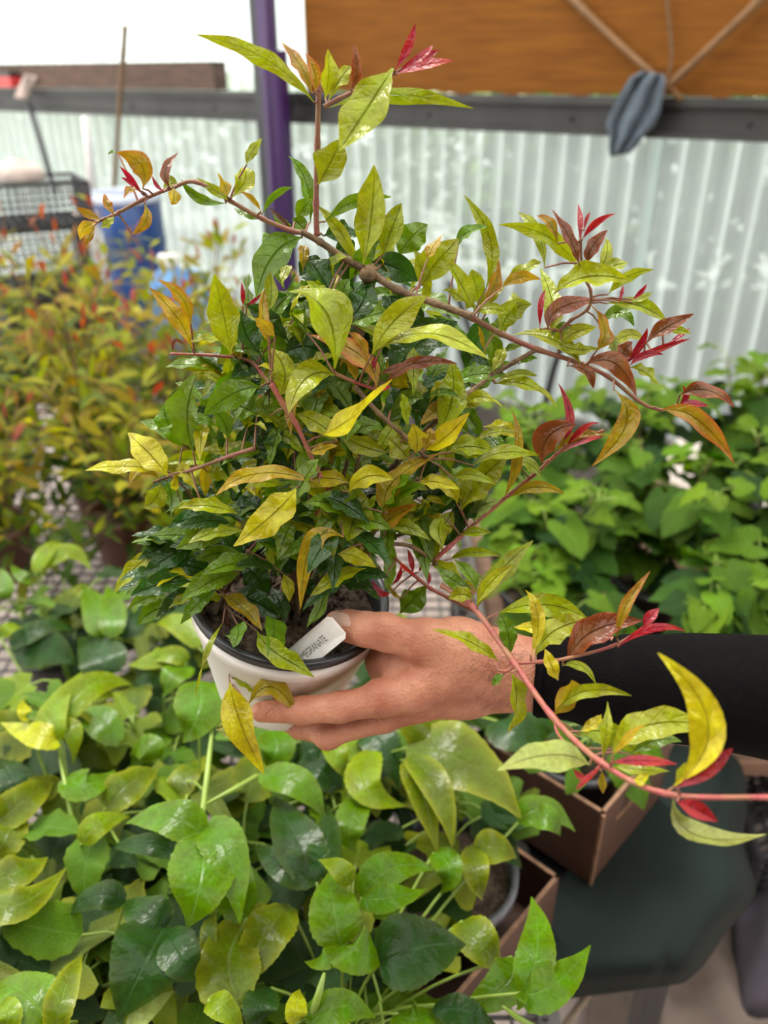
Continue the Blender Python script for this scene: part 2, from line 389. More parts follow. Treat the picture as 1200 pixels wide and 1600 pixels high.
for k in range(12):
    p = wall_pt(-1.0 + 0.52 * k, ZB - 0.01, 0.03)
    MB().lathe([(0.0, 0.006), (0.006, 0.005), (0.008, 0.0)], 8, p, WN).build('bolt', M_POST, rail)
post = wall_box('trim_2', M_POST, s_post - 0.035, s_post + 0.035, 0.0, 2.9, 0.03, 0.10); struct(post)
struct(wall_box('trim_5', M_SLATE, -2.2, 6.2, 0.0, 0.42, -0.06, -0.005))
ledge = struct(wall_box('trim_3', M_LEDGE, -2.2, 0.08, 0.0, 0.44, -0.02, 0.34))
edge = struct(wall_box('trim_4', M_WOOD, -2.2, 0.08, 0.34, 0.44, 0.342, 0.375))
# plywood sheet above the rail
s_pl = wall_s(Wp(479, 60, 0.02))
ply = bpy.data.objects.new('plywood_board', None); COL.objects.link(ply)
tag(ply, 'orange-brown plywood sheet fixed above the grey rail, with crossed canes on it', 'board')
P = []
n = 160
for j, oo in ((0, 0.012), (1, 0.030)):
    lo = []; hi = []
    for i in range(n + 1):
        s = s_pl - (s_pl + 2.2) * i / n
        rag = 0.004 * math.sin(s * 31) + 0.003 * math.sin(s * 77 + 1)
        lo.append(wall_pt(s, ZB + 0.056 + rag, oo)); hi.append(wall_pt(s, 2.75, oo))
    P.append((lo, hi))
mb = MB().grid([P[1][0], P[1][1]]).grid([P[0][1], P[0][0]]).grid([P[0][0], P[1][0]]).grid([[P[0][0][0], P[0][1][0]], [P[1][0][0], P[1][1][0]]])
mb.build('sheet', M_PLY, ply, smooth=False)
def wcane(pts, r, name, label, cat='cane', m=M_CANE, nodes=True, group=None):
    pts = smooth_path(pts, 8); n = len(pts); rr = []
    for i in range(n):
        rr.append(r * (1.22 if nodes and i % 9 == 4 else 1.0) * (1 - 0.25 * i / n))
    o = MB().tube(pts, rr, 9).build(name, m); tag(o, label, cat, group); return o
wcane([Wp(870, -25, 0.05), Wp(960, 62, 0.055), Wp(1066, 156, 0.06)], 0.0115, 'garden_cane', 'brown cane slanting down to the right across the plywood')
wcane([Wp(1225, -35, 0.075), Wp(1130, 55, 0.08), Wp(1036, 143, 0.085)], 0.0125, 'garden_cane', 'brown cane slanting down to the left across the plywood')
wcane([Wp(1040, -20, 0.055), Wp(1047, 50, 0.05), Wp(1049, 90, 0.055), Wp(1040, 140, 0.06)], 0.0045, 'thin_twig', 'thin dark upright twig between the two crossed canes', 'twig', M_BARK, False)
# cloth hung over the crossed canes
rows = [((1005, 112), (1038, 116)), ((985, 122), (1040, 125)), ((966, 150), (1037, 150)), ((952, 178), (1033, 172)), ((947, 196), (1022, 195)), ((953, 212), (1006, 210)), ((951, 232), (990, 232)), ((953, 245), (976, 240))]
P = []
for i, (a, b) in enumerate(rows):
    L = []
    for j in range(15):
        u = j / 14; off = 0.10 + 0.014 * math.sin(u * 14 + i * 0.35) + 0.006 * math.sin(u * 31 + i) - 0.012 * abs(u - 0.5)
        L.append(Wp(a[0] + (b[0] - a[0]) * u, a[1] + (b[1] - a[1]) * u, off))
    P.append(L)
cl = MB().grid(P).build('hanging_cloth', M_CLOTH); md = cl.modifiers.new('thick', 'SOLIDIFY'); md.thickness = 0.004
tag(cl, 'blue-grey cloth rag hanging over the grey rail where the canes cross', 'cloth')
# purple roll against the post
s0 = s_post - 0.098
pts = [wall_pt(s0 - 0.01 + 0.012 * math.sin(k * 1.1), 0.45 + k * 0.15, 0.13) for k in range(9)]
pr = thing('purple_roll', 'tall purple rolled sheet standing upright beside the dark post', 'rolled sheet')
mb = MB()
for k in range(40):
    pass
P = []
for k in range(17):
    zc = 0.45 + k * 1.13 / 16; L = []
    for j in range(25):
        th = 2 * math.pi * j / 24; r = 0.046 + 0.006 * math.sin(5 * th + 1) + 0.004 * math.sin(11 * th + k * 0.2)
        L.append(wall_pt(s0, zc, 0.13) + WE * (r * math.cos(th)) + WN * (r * math.sin(th) * 0.9))
    P.append(L)
MB().grid(P).build('rolled_fabric', M_PURPLE, pr)
wall_box('upper_strip', M_PURPLE, s_post - 0.088, s_post - 0.040, 1.5, 2.7, 0.10, 0.14, pr)
# left rail clutter
s_a = wall_s(Wp(334, 120, 0.07)); bb = wall_box('timber_board', M_BOARD, s_a, s_a + 3.4, ZB + 0.055, ZB + 0.155, 0.0, 0.07)
tag(bb, 'long dark brown board lying along the top of the rail at left', 'board')
wcane([Wp(196, 40, 0.16), Wp(188, 150, 0.16), Wp(176, 330, 0.20)], 0.012, 'garden_stake', 'thin grey-brown stake leaning on the rail above the blue drum', 'stake', M_BARK)
lb = MB().tube([Wp(44, 158, 0.09), Wp(60, 210, 0.13), Wp(86, 300, 0.22)], [0.013] * 3, 8).build('slanting_strut', M_POST); tag(lb, 'slim dark slanting strut in front of the pale wall at far left', 'strut')
wpst = MB().tube([Wp(134, 182, 0.2), Wp(139, 240, 0.2), Wp(147, 330, 0.2)], [0.016, 0.018, 0.018], 10).build('white_post', M_WHITE); tag(wpst, 'slim white post standing behind the blue drum', 'post')
rt = thing('red_tool_case', 'red and black case lying on the rail at the left edge', 'case')
p = Wp(12, 128, 0.09); MB().box(p, WE * 0.09, WN * 0.04, V((0, 0, 0.022))).build('case_body', M_RED, rt, smooth=False)
MB().box(p + V((0, 0, 0.032)), WE * 0.08, WN * 0.035, V((0, 0, 0.010))).build('case_lid', M_BLACKPOT, rt, smooth=False)
P = []
for i in range(7):
    L = []
    for j in range(7):
        u = i / 6; v = j / 6; ax = 24 + 26 * u - 6 * v; ay = 152 - 30 * u + 0 * v
        L.append(Wp(22 + 20 * v + 16 * u, 152 - 36 * u + 4 * v, 0.10 + 0.02 * math.sin(3 * v + u * 2)))
    P.append(L)
rg = MB().grid(P).build('pale_rag', M_RAG); md = rg.modifiers.new('t', 'SOLIDIFY'); md.thickness = 0.006; tag(rg, 'crumpled pale rag draped over the rail at far left', 'rag')

# translucent roof film, unseen walls and boards behind the viewer, added to shape light
cn = [wall_pt(-3.2, 0, 0.10), wall_pt(6.2, 0, 0.10), V((-5.2, -2.6, 0)), V((3.6, -2.6, 0))]
ceil = bpy.data.objects.new('ceiling', None); COL.objects.link(ceil); struct(ceil)
SPL = -0.95
MB().add([V((cn[0].x, cn[0].y, 2.95)), V((cn[1].x, cn[1].y, 2.95)), V((-4.6, SPL, 2.95)), V((3.6, SPL, 2.95))], [(0, 1, 2, 3)]).build('clear_roof_panel', M_ROOFCLEAR, ceil, smooth=False)
for k in range(8):
    y0 = -2.6 + k * (SPL + 2.6) / 8; y1 = -2.6 + (k + 1) * (SPL + 2.6) / 8 - 0.006
    MB().box((-0.7, (y0 + y1) / 2, 2.96), (4.4, 0, 0), (0, (y1 - y0) / 2, 0), (0, 0, 0.01)).build('roof_shade_board', M_BOARD, ceil, smooth=False)  # opaque boards added out of view to block light from behind the viewer
for k in range(4):
    MB().box((-0.5, 0.35 + k * 0.8, 2.90), (4.2, 0, 0), (0, 0.03, 0), (0, 0, 0.04)).build('purlin', M_BOARD, ceil, smooth=False)
wl = MB(); wl.add([V((cn[2].x, cn[2].y, 0)), V((cn[3].x, cn[3].y, 0)), V((cn[3].x, cn[3].y, 2.95)), V((cn[2].x, cn[2].y, 2.95))], [(0, 1, 2, 3)]); struct(wl.build('wall_front', M_BOARD, smooth=False))  # unseen wall, added dark so leaves reflect less light
wl = MB(); wl.add([V((cn[3].x, cn[3].y, 0)), V((cn[0].x, cn[0].y, 0)), V((cn[0].x, cn[0].y, 2.95)), V((cn[3].x, cn[3].y, 2.95))], [(0, 1, 2, 3)]); struct(wl.build('wall_right', M_ROOF, smooth=False))
wl = MB(); wl.add([V((cn[2].x, cn[2].y, 0)), V((cn[1].x, cn[1].y, 0)), V((cn[1].x, cn[1].y, 2.95)), V((cn[2].x, cn[2].y, 2.95))], [(0, 1, 2, 3)]); struct(wl.build('wall_left', M_ROOF, smooth=False))

# outside the wall: ground and hedge
og = MB().box(wall_pt(2, -0.03, -6.2), WE * 9, WN * 6.0, V((0, 0, 0.03))).build('outdoor_ground', M_GRASS, smooth=False); struct(og)
def hedge(name, label, s0, s1, o0, o1, z0, z1, nl, cols):
    rnd = random.Random(int(s0 * 100) + 3); vs_ = []; fs = []; uvs = []
    root = thing(name, label, 'hedge', wall_pt((s0 + s1) / 2, 0, (o0 + o1) / 2))
    for ci, c in enumerate(cols):
        vs_ = []; fs = []; uvs = []
        for k in range(nl // len(cols)):
            s = rnd.uniform(s0, s1); zt = z1 - 0.10 * abs(math.sin(s * 2.3)) - 0.06 * abs(math.sin(s * 5.1 + 1)); z = z0 + (zt - z0) * rnd.random() ** 0.8
            p = wall_pt(s, z, rnd.uniform(o0, o1)); a = V((rnd.gauss(0, 1), rnd.gauss(0, 1), rnd.gauss(0, 0.6))).normalized(); b_ = a.cross(V((rnd.gauss(0, 1), rnd.gauss(0, 1), rnd.gauss(0, 1)))).normalized()
            L = rnd.uniform(0.05, 0.10); o = len(vs_)
            vs_ += [p - a * L, p + b_ * L * 0.45, p + a * L, p - b_ * L * 0.45]; fs.append((o, o + 1, o + 2, o + 3)); uvs += [(0, .5), (.5, 1), (1, .5), (.5, 0)]
        me_o = leaf_obj('foliage', [(vs_, (None, fs, uvs))], M_TREE, c, None, 0.0, loc=V(root.location)); put(me_o, root); me_o['kind'] = 'stuff'
    for k in range(7):
        s = s0 + (s1 - s0) * (k + 0.5) / 7; p0 = wall_pt(s, 0, (o0 + o1) / 2)
        put(MB().tube([p0, p0 + V((0.05, 0, 0.8)), p0 + V((0.0, 0.1, z1 * 0.85))], [0.03, 0.025, 0.01], 7).build('trunk', M_BARK), root)
    return root
hedge('outdoor_hedge', 'leafy green hedge seen blurred through the corrugated sheets at right', -1.9, 1.75, -2.3, -1.3, 0.55, 1.72, 5200, [(0.10, 0.20, 0.03), (0.20, 0.32, 0.05), (0.05, 0.11, 0.03)])
hedge('outdoor_hedge', 'paler thin hedge outside behind the left half of the corrugated wall', 1.7, 11.5, -3.8, -2.9, 0.3, 1.60, 9000, [(0.20, 0.28, 0.10), (0.30, 0.38, 0.16)])

# ================================================================== BENCH
BZ = 0.50
bench = thing('wire_mesh_bench', 'long bench with a dark wire mesh top carrying all the potted plants', 'bench', (-0.55, 1.6, 0))
BX0, BX1, BY0, BY1 = -1.75, 0.20, 0.22, 3.0
mb = MB()
x = BX0
while x <= BX1: mb.box((x, (BY0 + BY1) / 2, BZ - 0.002), (0.0022, 0, 0), (0, (BY1 - BY0) / 2, 0), (0, 0, 0.002)); x += 0.034
y = BY0
while y <= BY1: mb.box(((BX0 + BX1) / 2, y, BZ - 0.006), ((BX1 - BX0) / 2, 0, 0), (0, 0.0022, 0), (0, 0, 0.002)); y += 0.034
o = mb.build('wire_mesh', M_WIRE, smooth=False); o['kind'] = 'stuff'; put(o, bench)
for (c, hx, hy) in ((((BX0 + BX1) / 2, BY0, BZ - 0.03), (BX1 - BX0) / 2, 0.015), (((BX0 + BX1) / 2, BY1, BZ - 0.03), (BX1 - BX0) / 2, 0.015), ((BX0, (BY0 + BY1) / 2, BZ - 0.03), 0.015, (BY1 - BY0) / 2), ((BX1, (BY0 + BY1) / 2, BZ - 0.03), 0.015, (BY1 - BY0) / 2)):
    put(MB().box(c, (hx, 0, 0), (0, hy, 0), (0, 0, 0.02)).build('frame_bar', M_SLATE, smooth=False), bench)
for xx in (BX0 + 0.02, BX1 - 0.02):
    for yy in (BY0 + 0.02, 1.6, BY1 - 0.02):
        put(MB().box((xx, yy, (BZ - 0.05) / 2), (0.018, 0, 0), (0, 0.018, 0), (0, 0, (BZ - 0.05) / 2)).build('leg', M_SLATE, smooth=False), bench)
rb = thing('side_bench', 'low bench carrying the heart-leaved seedlings at right', 'bench', (0.85, 1.55, 0))
RX0, RX1, RY0, RY1 = 0.225, 1.20, 1.06, 1.98
put(MB().box(((RX0 + RX1) / 2, (RY0 + RY1) / 2, BZ - 0.115), ((RX1 - RX0) / 2, 0, 0), (0, (RY1 - RY0) / 2, 0), (0, 0, 0.015)).build('top', M_WOOD, smooth=False), rb)
for xx in (RX0 + 0.03, RX1 - 0.03):
    for yy in (RY0 + 0.03, RY1 - 0.03):
        put(MB().box((xx, yy, (BZ - 0.13) / 2), (0.02, 0, 0), (0, 0.02, 0), (0, 0, (BZ - 0.13) / 2)).build('leg', M_WOOD, smooth=False), rb)

# ================================================================== generic potted plants
def pot_mesh(r, h, n=28):
    mb = MB(); rb_ = r * 0.76
    mb.lathe([(0.0, 0.0), (rb_, 0.0), (r * 0.97, h * 0.88), (r * 1.05, h * 0.88), (r * 1.05, h), (r * 0.96, h), (r * 0.94, h * 0.8), (rb_ * 0.96, 0.006), (0.0, 0.006)], n)
    return mb
_pot_cache = {}
def add_pot(root, r, h, m):
    key = (round(r, 3), round(h, 3), m.name)
    if key not in _pot_cache:
        a = pot_mesh(r, h).build('pot', m)
        sm = MB(); P = [[V((0, 0, 0))]]
        sm.lathe([(0.0, h * 0.84), (r * 0.3, h * 0.85), (r * 0.62, h * 0.83), (r * 0.935, h * 0.82)], 24)
        b = sm.build('soil', M_SOIL); _pot_cache[key] = (a.data, b.data); a.parent = root; b.parent = root
        return
    for nm, d in zip(('pot', 'soil'), _pot_cache[key]):
        o = bpy.data.objects.new(nm, d); COL.objects.link(o); o.parent = root
def variants(name, T, material, n, L, Wd, rnd, bend=0.25, **kw):
    out = []
    for i in range(n):
        k = rnd.uniform(-0.05, 0.05); bd = bend * rnd.uniform(0.3, 1.3)
        o = leaf_obj(name, [(blade_pts(T, (0, 0, 0), (0.5 * L, k * L, 0.5 * bd * L * 0.6), (0.95 * L, 2 * k * L, -bd * L * 0.35), Wd / 2 * rnd.uniform(0.85, 1.15), V((0, 0, 1)), fold=rnd.uniform(0.0, 0.35), droop=rnd.uniform(0, 0.25), wave=rnd.uniform(0.05, 0.22), wf=rnd.uniform(1.5, 3), ph=rnd.uniform(0, 6), twist=rnd.uniform(-0.5, 0.5), **kw), T)], material, (1, 1, 1))
        out.append(o.data); bpy.data.objects.remove(o)
    return out
def place_leaf(me, root, p, direction, nrm, scale, color, alpha=0.0):
    x = V(direction).normalized(); z = V(nrm); y = z.cross(x)
    y = y.normalized() if y.length > 1e-5 else x.orthogonal().normalized(); z = x.cross(y)
    o = bpy.data.objects.new('leaf', me); COL.objects.link(o)
    o.matrix_basis = Matrix(((x.x * scale, y.x * scale, z.x * scale, p.x), (x.y * scale, y.y * scale, z.y * scale, p.y), (x.z * scale, y.z * scale, z.z * scale, p.z), (0, 0, 0, 1)))
    o.color = (*color, alpha); o.parent = root; return o
R = random.Random(11)
VAR_POM = variants('leaf', T_LANCE_LO, M_LEAF, 7, 1.0, 0.29, R)
VAR_MUL = variants('leaf', T_HEART, M_MUL, 7, 1.0, 0.92, R)
VAR_TRI = variants('leaf', T_TRI, M_VINE, 6, 1.0, 1.05, R)
VAR_OVA = variants('leaf', T_OVATE_LO, M_VINE, 6, 1.0, 0.62, R)

# ------------------------------------------------------------------ pomegranate bushes, left
def pom_bush(x, y, ztop, spread, label, seed, nleaf=230, potm=M_BROWNPOT, lean=(0, 0)):
    rnd = random.Random(seed); root = thing('pomegranate_bush', label, 'potted bush', (x, y, BZ + 0.002), 'pomegranate bushes crowded on the left bench')
    add_pot(root, 0.075, 0.13, potm); H = ztop - BZ; stems = []
    ns = 9
    for k in range(ns):
        th = 6.283 * k / ns + rnd.uniform(-.3, .3); q = rnd.uniform(0.35, 1.0); hh = H * rnd.uniform(0.72, 1.0)
        e = V((math.cos(th) * spread * q + lean[0], math.sin(th) * spread * q + lean[1], hh))
        m_ = V((e.x * 0.35 + rnd.uniform(-.02, .02), e.y * 0.35, 0.11 + (hh - 0.11) * 0.5))
        pts = smooth_path([V((math.cos(th) * 0.012, math.sin(th) * 0.012, 0.10)), m_, e], 5); stems.append(pts)
        MB().tube(pts, lerp_list([0.0032, 0.0022, 0.001], len(pts)), 5).build('stem', M_BARK if k % 3 else M_BARKRED, root)
    # some low arching side shoots
    for k in range(8):
        th = rnd.uniform(0, 6.283); e = V((math.cos(th) * spread * 1.25, math.sin(th) * spread * 1.25, H * rnd.uniform(0.22, 0.5)))
        pts = smooth_path([V((0, 0, 0.12)), V((e.x * 0.45, e.y * 0.45, e.z * 1.0)), e], 5); stems.append(pts)
        MB().tube(pts, lerp_list([0.0024, 0.0018, 0.0008], len(pts)), 5).build('stem', M_BARK, root)
    for k in range(nleaf):
        pts = stems[rnd.randrange(len(stems))]; u = 0.14 + 0.86 * rnd.random() ** 0.85; i = min(int(u * (len(pts) - 1)), len(pts) - 2); f = u * (len(pts) - 1) - i
        p = pts[i].lerp(pts[i + 1], f); ax = (pts[i + 1] - pts[i]).normalized(); th = rnd.uniform(0, 6.283)
        o_ = ax.orthogonal().normalized(); s_ = ax.cross(o_); out = o_ * math.cos(th) + s_ * math.sin(th)
        p = p + out * rnd.random() ** 1.3 * 0.07
        hrel = (p.z) / H; tip = hrel > 0.78 and rnd.random() < (hrel - 0.66) * 2.3
        d_ = (out * 1.0 + ax * rnd.uniform(0.1, 0.9) + V((0, 0, rnd.uniform(-0.2, 0.3)))).normalized()
        nr = V((rnd.gauss(0, .5), rnd.gauss(-0.3, .5), 1.0)).normalized()
        if tip:
            c = jit(rnd.choice([(0.38, 0.10, 0.03), (0.36, 0.06, 0.035), (0.36, 0.18, 0.02)]), 0.2); sc = rnd.uniform(0.034, 0.052); d_ = (ax * 1.0 + out * 0.5).normalized(); al = 0.5
        elif hrel < 0.42:
            c = jit(rnd.choice([(0.05, 0.11, 0.01), (0.09, 0.16, 0.01), (0.20, 0.25, 0.01)]), 0.25); sc = rnd.uniform(0.055, 0.085); al = 0
        else:
            c = jit(rnd.choice([(0.27, 0.33, 0.006), (0.36, 0.36, 0.006), (0.14, 0.21, 0.008), (0.32, 0.25, 0.008)]), 0.22); sc = rnd.uniform(0.052, 0.080); al = 0.15
        place_leaf(rnd.choice(VAR_POM), root, p, d_, nr, sc, c, al)
    return root
bush_spec = [
    (-0.86, 1.54, 0.90, 0.17, 'pomegranate bush cut by the left edge, front row above the wire mesh'),
    (-0.60, 1.60, 0.93, 0.17, 'front-row pomegranate bush directly above the bare patch of wire mesh'),
    (-0.33, 1.54, 0.92, 0.17, 'front-row pomegranate bush half hidden behind the held white pot'),
    (-1.00, 1.78, 1.06, 0.18, 'pomegranate bush at the left edge, second row from the viewer'),
    (-0.73, 1.83, 1.06, 0.18, 'pomegranate bush second from the left edge, second row from the viewer'),
    (-0.46, 1.80, 1.03, 0.18, 'second-row pomegranate bush left of the held plant'),
    (-0.19, 1.80, 0.98, 0.18, 'pomegranate bush behind the middle of the held plant'),
    (-1.12, 2.06, 1.14, 0.20, 'red-tipped pomegranate bush at the left edge, third row'),
    (-0.85, 2.10, 1.14, 0.19, 'red-tipped pomegranate bush in the third row below the blue drum'),
    (-0.58, 2.08, 1.11, 0.19, 'red-tipped pomegranate bush of the third row, right of the blue drum'),
    (-0.30, 2.06, 1.04, 0.18, 'third-row pomegranate bush behind the upper left of the held plant'),
    (-1.16, 2.36, 1.17, 0.19, 'tall pomegranate bush at the back left below the black crates'),
    (-0.88, 2.42, 1.19, 0.20, 'tall back-row pomegranate bush standing before the blue drum'),
    (-0.56, 2.40, 1.15, 0.20, 'tall back-row pomegranate bush against the pale corrugated wall'),
]
for i, (x, y, zt, sp, lab) in enumerate(bush_spec): pom_bush(x, y, zt, sp, lab, 100 + i, nleaf=298)

# ------------------------------------------------------------------ mulberry plants, right
def mul_plant(x, y, z0, ztop, spread, label, seed, nleaf=72, potm=M_BLACKPOT):
    rnd = random.Random(seed); root = thing('mulberry_seedling', label, 'potted plant', (x, y, z0), 'heart-leaved seedlings on the right bench')
    add_pot(root, 0.08, 0.14, potm); H = ztop - z0; stems = []
    for k in range(6):
        th = 6.283 * k / 6 + rnd.uniform(-.4, .4); q = rnd.uniform(0.3, 1.0); e = V((math.cos(th) * spread * q, math.sin(th) * spread * q, H * rnd.uniform(0.75, 1.0)))
        pts = smooth_path([V((math.cos(th) * .01, math.sin(th) * .01, 0.11)), V((e.x * .4, e.y * .4, 0.11 + (e.z - .11) * .5)), e], 5); stems.append(pts)
        MB().tube(pts, lerp_list([0.004, 0.003, 0.0012], len(pts)), 6).build('stem', M_STEMGREEN if k % 2 else M_BARK, root)
    pet = MB()
    for k in range(nleaf):
        pts = stems[k % len(stems)]; u = 0.15 + 0.85 * rnd.random() ** 0.7; i = min(int(u * (len(pts) - 1)), len(pts) - 2)
        p = pts[i].lerp(pts[i + 1], u * (len(pts) - 1) - i); th = rnd.uniform(0, 6.283); out = V((math.cos(th), math.sin(th), 0))
        q = p + out * rnd.uniform(0.015, 0.06) + V((0, 0, rnd.uniform(0.0, 0.03)))
        pet.tube([p, (p + q) / 2 + V((0, 0, 0.008)), q], 0.0011, 4, False)
        d_ = (out + V((0, 0, rnd.uniform(-0.9, 0.05)))).normalized(); nr = V((out.x * 0.4 + rnd.gauss(0, .3), out.y * 0.4 + rnd.gauss(-.2, .3), 1)).normalized()
        young = p.z / H > 0.82
        c = jit((0.125, 0.23, 0.007) if young else rnd.choice([(0.036, 0.094, 0.006), (0.019, 0.056, 0.008), (0.060, 0.132, 0.005), (0.085, 0.175, 0.005)]), 0.2)
        place_leaf(rnd.choice(VAR_MUL), root, q, d_, nr, rnd.uniform(0.045, 0.062) if young else rnd.uniform(0.06, 0.092), c)
    pet.build('petioles', M_STEMGREEN, root)['kind'] = 'stuff'
    return root
MZ = BZ - 0.098
mul_spec = [
    (0.62, 1.16, 0.80, 0.13, 'heart-leaved seedling just above the black sleeve, near the red-tipped shoot'),
    (0.86, 1.22, 0.80, 0.14, 'front heart-leaved seedling at right whose dark pot rim shows above the sleeve'),
    (0.58, 1.46, 0.86, 0.15, 'heart-leaved seedling behind the pink stem of the held plant'),
    (0.84, 1.50, 0.90, 0.15, 'heart-leaved seedling in the middle of the right bench'),
    (1.08, 1.40, 0.82, 0.12, 'heart-leaved seedling at the right edge of the photo'),
    (0.60, 1.78, 0.88, 0.15, 'back-row heart-leaved seedling below the corrugated sheets, nearest the held plant'),
    (0.88, 1.80, 0.93, 0.13, 'back-row heart-leaved seedling in front of the pale ledge'),
]
for i, (x, y, zt, sp, lab) in enumerate(mul_spec): mul_plant(x, y, MZ, zt, sp, lab, 300 + i, nleaf=84)
for i, (x, y, zt, lab) in enumerate(((0.33, 1.66, 0.86, 'heart-leaved seedling half hidden behind the held plant, at the left end of the side bench'), (0.34, 1.20, 0.74, 'heart-leaved seedling behind the red twig beside the wrist'), (0.33, 1.42, 0.82, 'heart-leaved seedling hidden mostly by the middle of the held plant'))):
    mul_plant(x, y, MZ, zt, 0.13, lab, 330 + i, nleaf=70)

# ------------------------------------------------------------------ passion vines, front: crowns first, traced leaves join the nearest plant
vine_px = [(70, 960, .70), (250, 985, .70), (90, 1120, .72), (250, 1130, .70), (110, 1310, .72), (300, 1300, .72), (455, 1260, .70), (600, 1215, .70), (740, 1170, .70), (30, 1500, .72), (220, 1520, .72), (420, 1500, .72), (590, 1500, .70), (420, 1110, .66)]
vine_lab = ['passion vine seedling at the left edge beside the bare wire mesh', 'passion vine seedling just left of the white pot', 'yellow-green passion vine seedling at the left edge, level with the pot base',
            'passion vine seedling below and left of the white pot', 'olive-leaved passion vine seedling at the left edge, lower third', 'passion vine with the big bright lobed leaf below the pot',
            'passion vine seedling below the fingertips', 'passion vine seedling below the knuckles', 'broad-leaved passion vine seedling below the wrist', 'passion vine seedling in the bottom left corner',
            'passion vine with the big dark veined leaf at the bottom left', 'passion vine at the bottom centre with the bright young shoot', 'passion vine with the dark glossy leaf beside the cardboard box', 'passion vine seedling directly under the white pot']
VGREEN = {'Y': ((0.33, 0.35, 0.006), 0.2), 'y': ((0.135, 0.205, 0.003), 0.22), 'g': ((0.070, 0.155, 0.001), 0.08), 'd': ((0.017, 0.052, 0.007), 0.04), 'l': ((0.082, 0.120, 0.003), 0.36), 'p': ((0.27, 0.33, 0.08), 0.0)}
vines = []
def vine(x, y, z0, label, seed, ztop, n=30, potm=M_BLACKPOT, r=0.07):
    rnd = random.Random(seed); root = thing('passion_vine', label, 'potted vine', (x, y, z0), 'passion vine seedlings at the front'); root['label'] = label
    add_pot(root, r, 0.125, potm); H = ztop - z0; stems = []
    for k in range(4):
        th = 6.283 * k / 4 + rnd.uniform(-.5, .5); q = rnd.uniform(0.2, 1.0) * 0.08; e = V((math.cos(th) * q, math.sin(th) * q, H * rnd.uniform(0.8, 1.0)))
        pts = smooth_path([V((math.cos(th) * .012, math.sin(th) * .012, 0.10)), V((e.x * .7, e.y * .7, 0.1 + (e.z - .1) * .55)), e], 5); stems.append(pts)
        MB().tube(pts, lerp_list([0.0032, 0.0026, 0.0014], len(pts)), 6).build('stem', M_STEMGREEN, root)
    pet = MB()
    for k in range(n):
        pts = stems[k % 4]; u = 0.2 + 0.8 * rnd.random(); i = min(int(u * (len(pts) - 1)), len(pts) - 2); p = pts[i].lerp(pts[i + 1], u * (len(pts) - 1) - i)
        th = rnd.uniform(0, 6.283); out = V((math.cos(th), math.sin(th), 0)); q = p + out * rnd.uniform(0.02, 0.055) + V((0, 0, rnd.uniform(-.01, .025)))
        pet.tube([p, (p + q) / 2 + V((0, 0, 0.006)), q], 0.0014, 5, False)
        d_ = (out + V((0, 0, rnd.uniform(-0.7, 0.35)))).normalized(); nr = V((out.x * .3 + rnd.gauss(0, .35), out.y * .3 + rnd.gauss(-.25, .35), 1)).normalized()
        kind = rnd.choices('ygdl', (1.5, 3.5, 5, 3.5))[0] if p.z / H > 0.55 else rnd.choice('dgd')
        c, al = VGREEN[kind]; tri = rnd.random() < 0.42
        place_leaf(rnd.choice(VAR_TRI if tri else VAR_OVA), root, q, d_, nr, rnd.uniform(0.06, 0.105) * (1.0 if tri else 0.95), jit(c, 0.18), al)
    pet.build('petioles', M_STEMGREEN, root)['kind'] = 'stuff'
    vines.append(root); return root
VINE_XY = {7: (-.04, .80), 8: (.06, .925), 9: (-.42, .50), 10: (-.295, .477), 11: (-.168, .50), 12: (-.042, .468)}   # pots kept clear of the cartons
for i, ((px, py, zc), lab) in enumerate(zip(vine_px, vine_lab)):
    q = Uz(px, py, zc); q = V((*VINE_XY[i], 0)) if i in VINE_XY else q
    vine(q.x, q.y, BZ + 0.002, lab, 500 + i, zc + 0.06, n=26 if i != 13 else 16, r=0.055)

def nearest_vine(p):
    return min(vines, key=lambda r: (V(r.location) - V((p.x, p.y, r.location.z))).length)
def vframe(ox, oy, sc, rows):
    for k, (lobes, c, z) in enumerate(rows):
        rnd = random.Random(k * 7 + ox + oy); parts = []; base = None
        for li, (bx, by, mx, my, tx, ty, wd) in enumerate(lobes):
            b = Uz(ox + bx / sc, oy + by / sc, z); m_ = Uz(ox + mx / sc, oy + my / sc, z + 0.012); t_ = Uz(ox + tx / sc, oy + ty / sc, z - 0.018)
            if base is None: base = b
            dd = (m_ - CAM).dot(FW); hw = wd / sc / F_PX * dd / 2 * 1.02
            nr = ((CAM - m_).normalized() * 0.75 + V((0, 0, 0.8)) + V((rnd.gauss(0, .18), rnd.gauss(0, .12), 0))).normalized()
            parts.append((blade_pts(T_OVATE, b, m_, t_, hw, nr, fold=rnd.uniform(0.02, 0.25), droop=rnd.uniform(0, .15), wave=rnd.uniform(.05, .14), wf=rnd.uniform(1.3, 2.4), ph=rnd.uniform(0, 6)), T_OVATE))
        root = nearest_vine(base); cc, al = VGREEN[c]
        o = leaf_obj('leaf', parts, M_VINE, jit(cc, 0.08), None, al, loc=base.copy()); put(o, root)
        e = V(root.location) + V((0, 0, 0.11)); q = base * 0.55 + e * 0.45 + V((0, 0, 0.02))
        put(MB().tube(smooth_path([e, q, base], 4), 0.0015, 5).build('petiole', M_STEMGREEN), root)
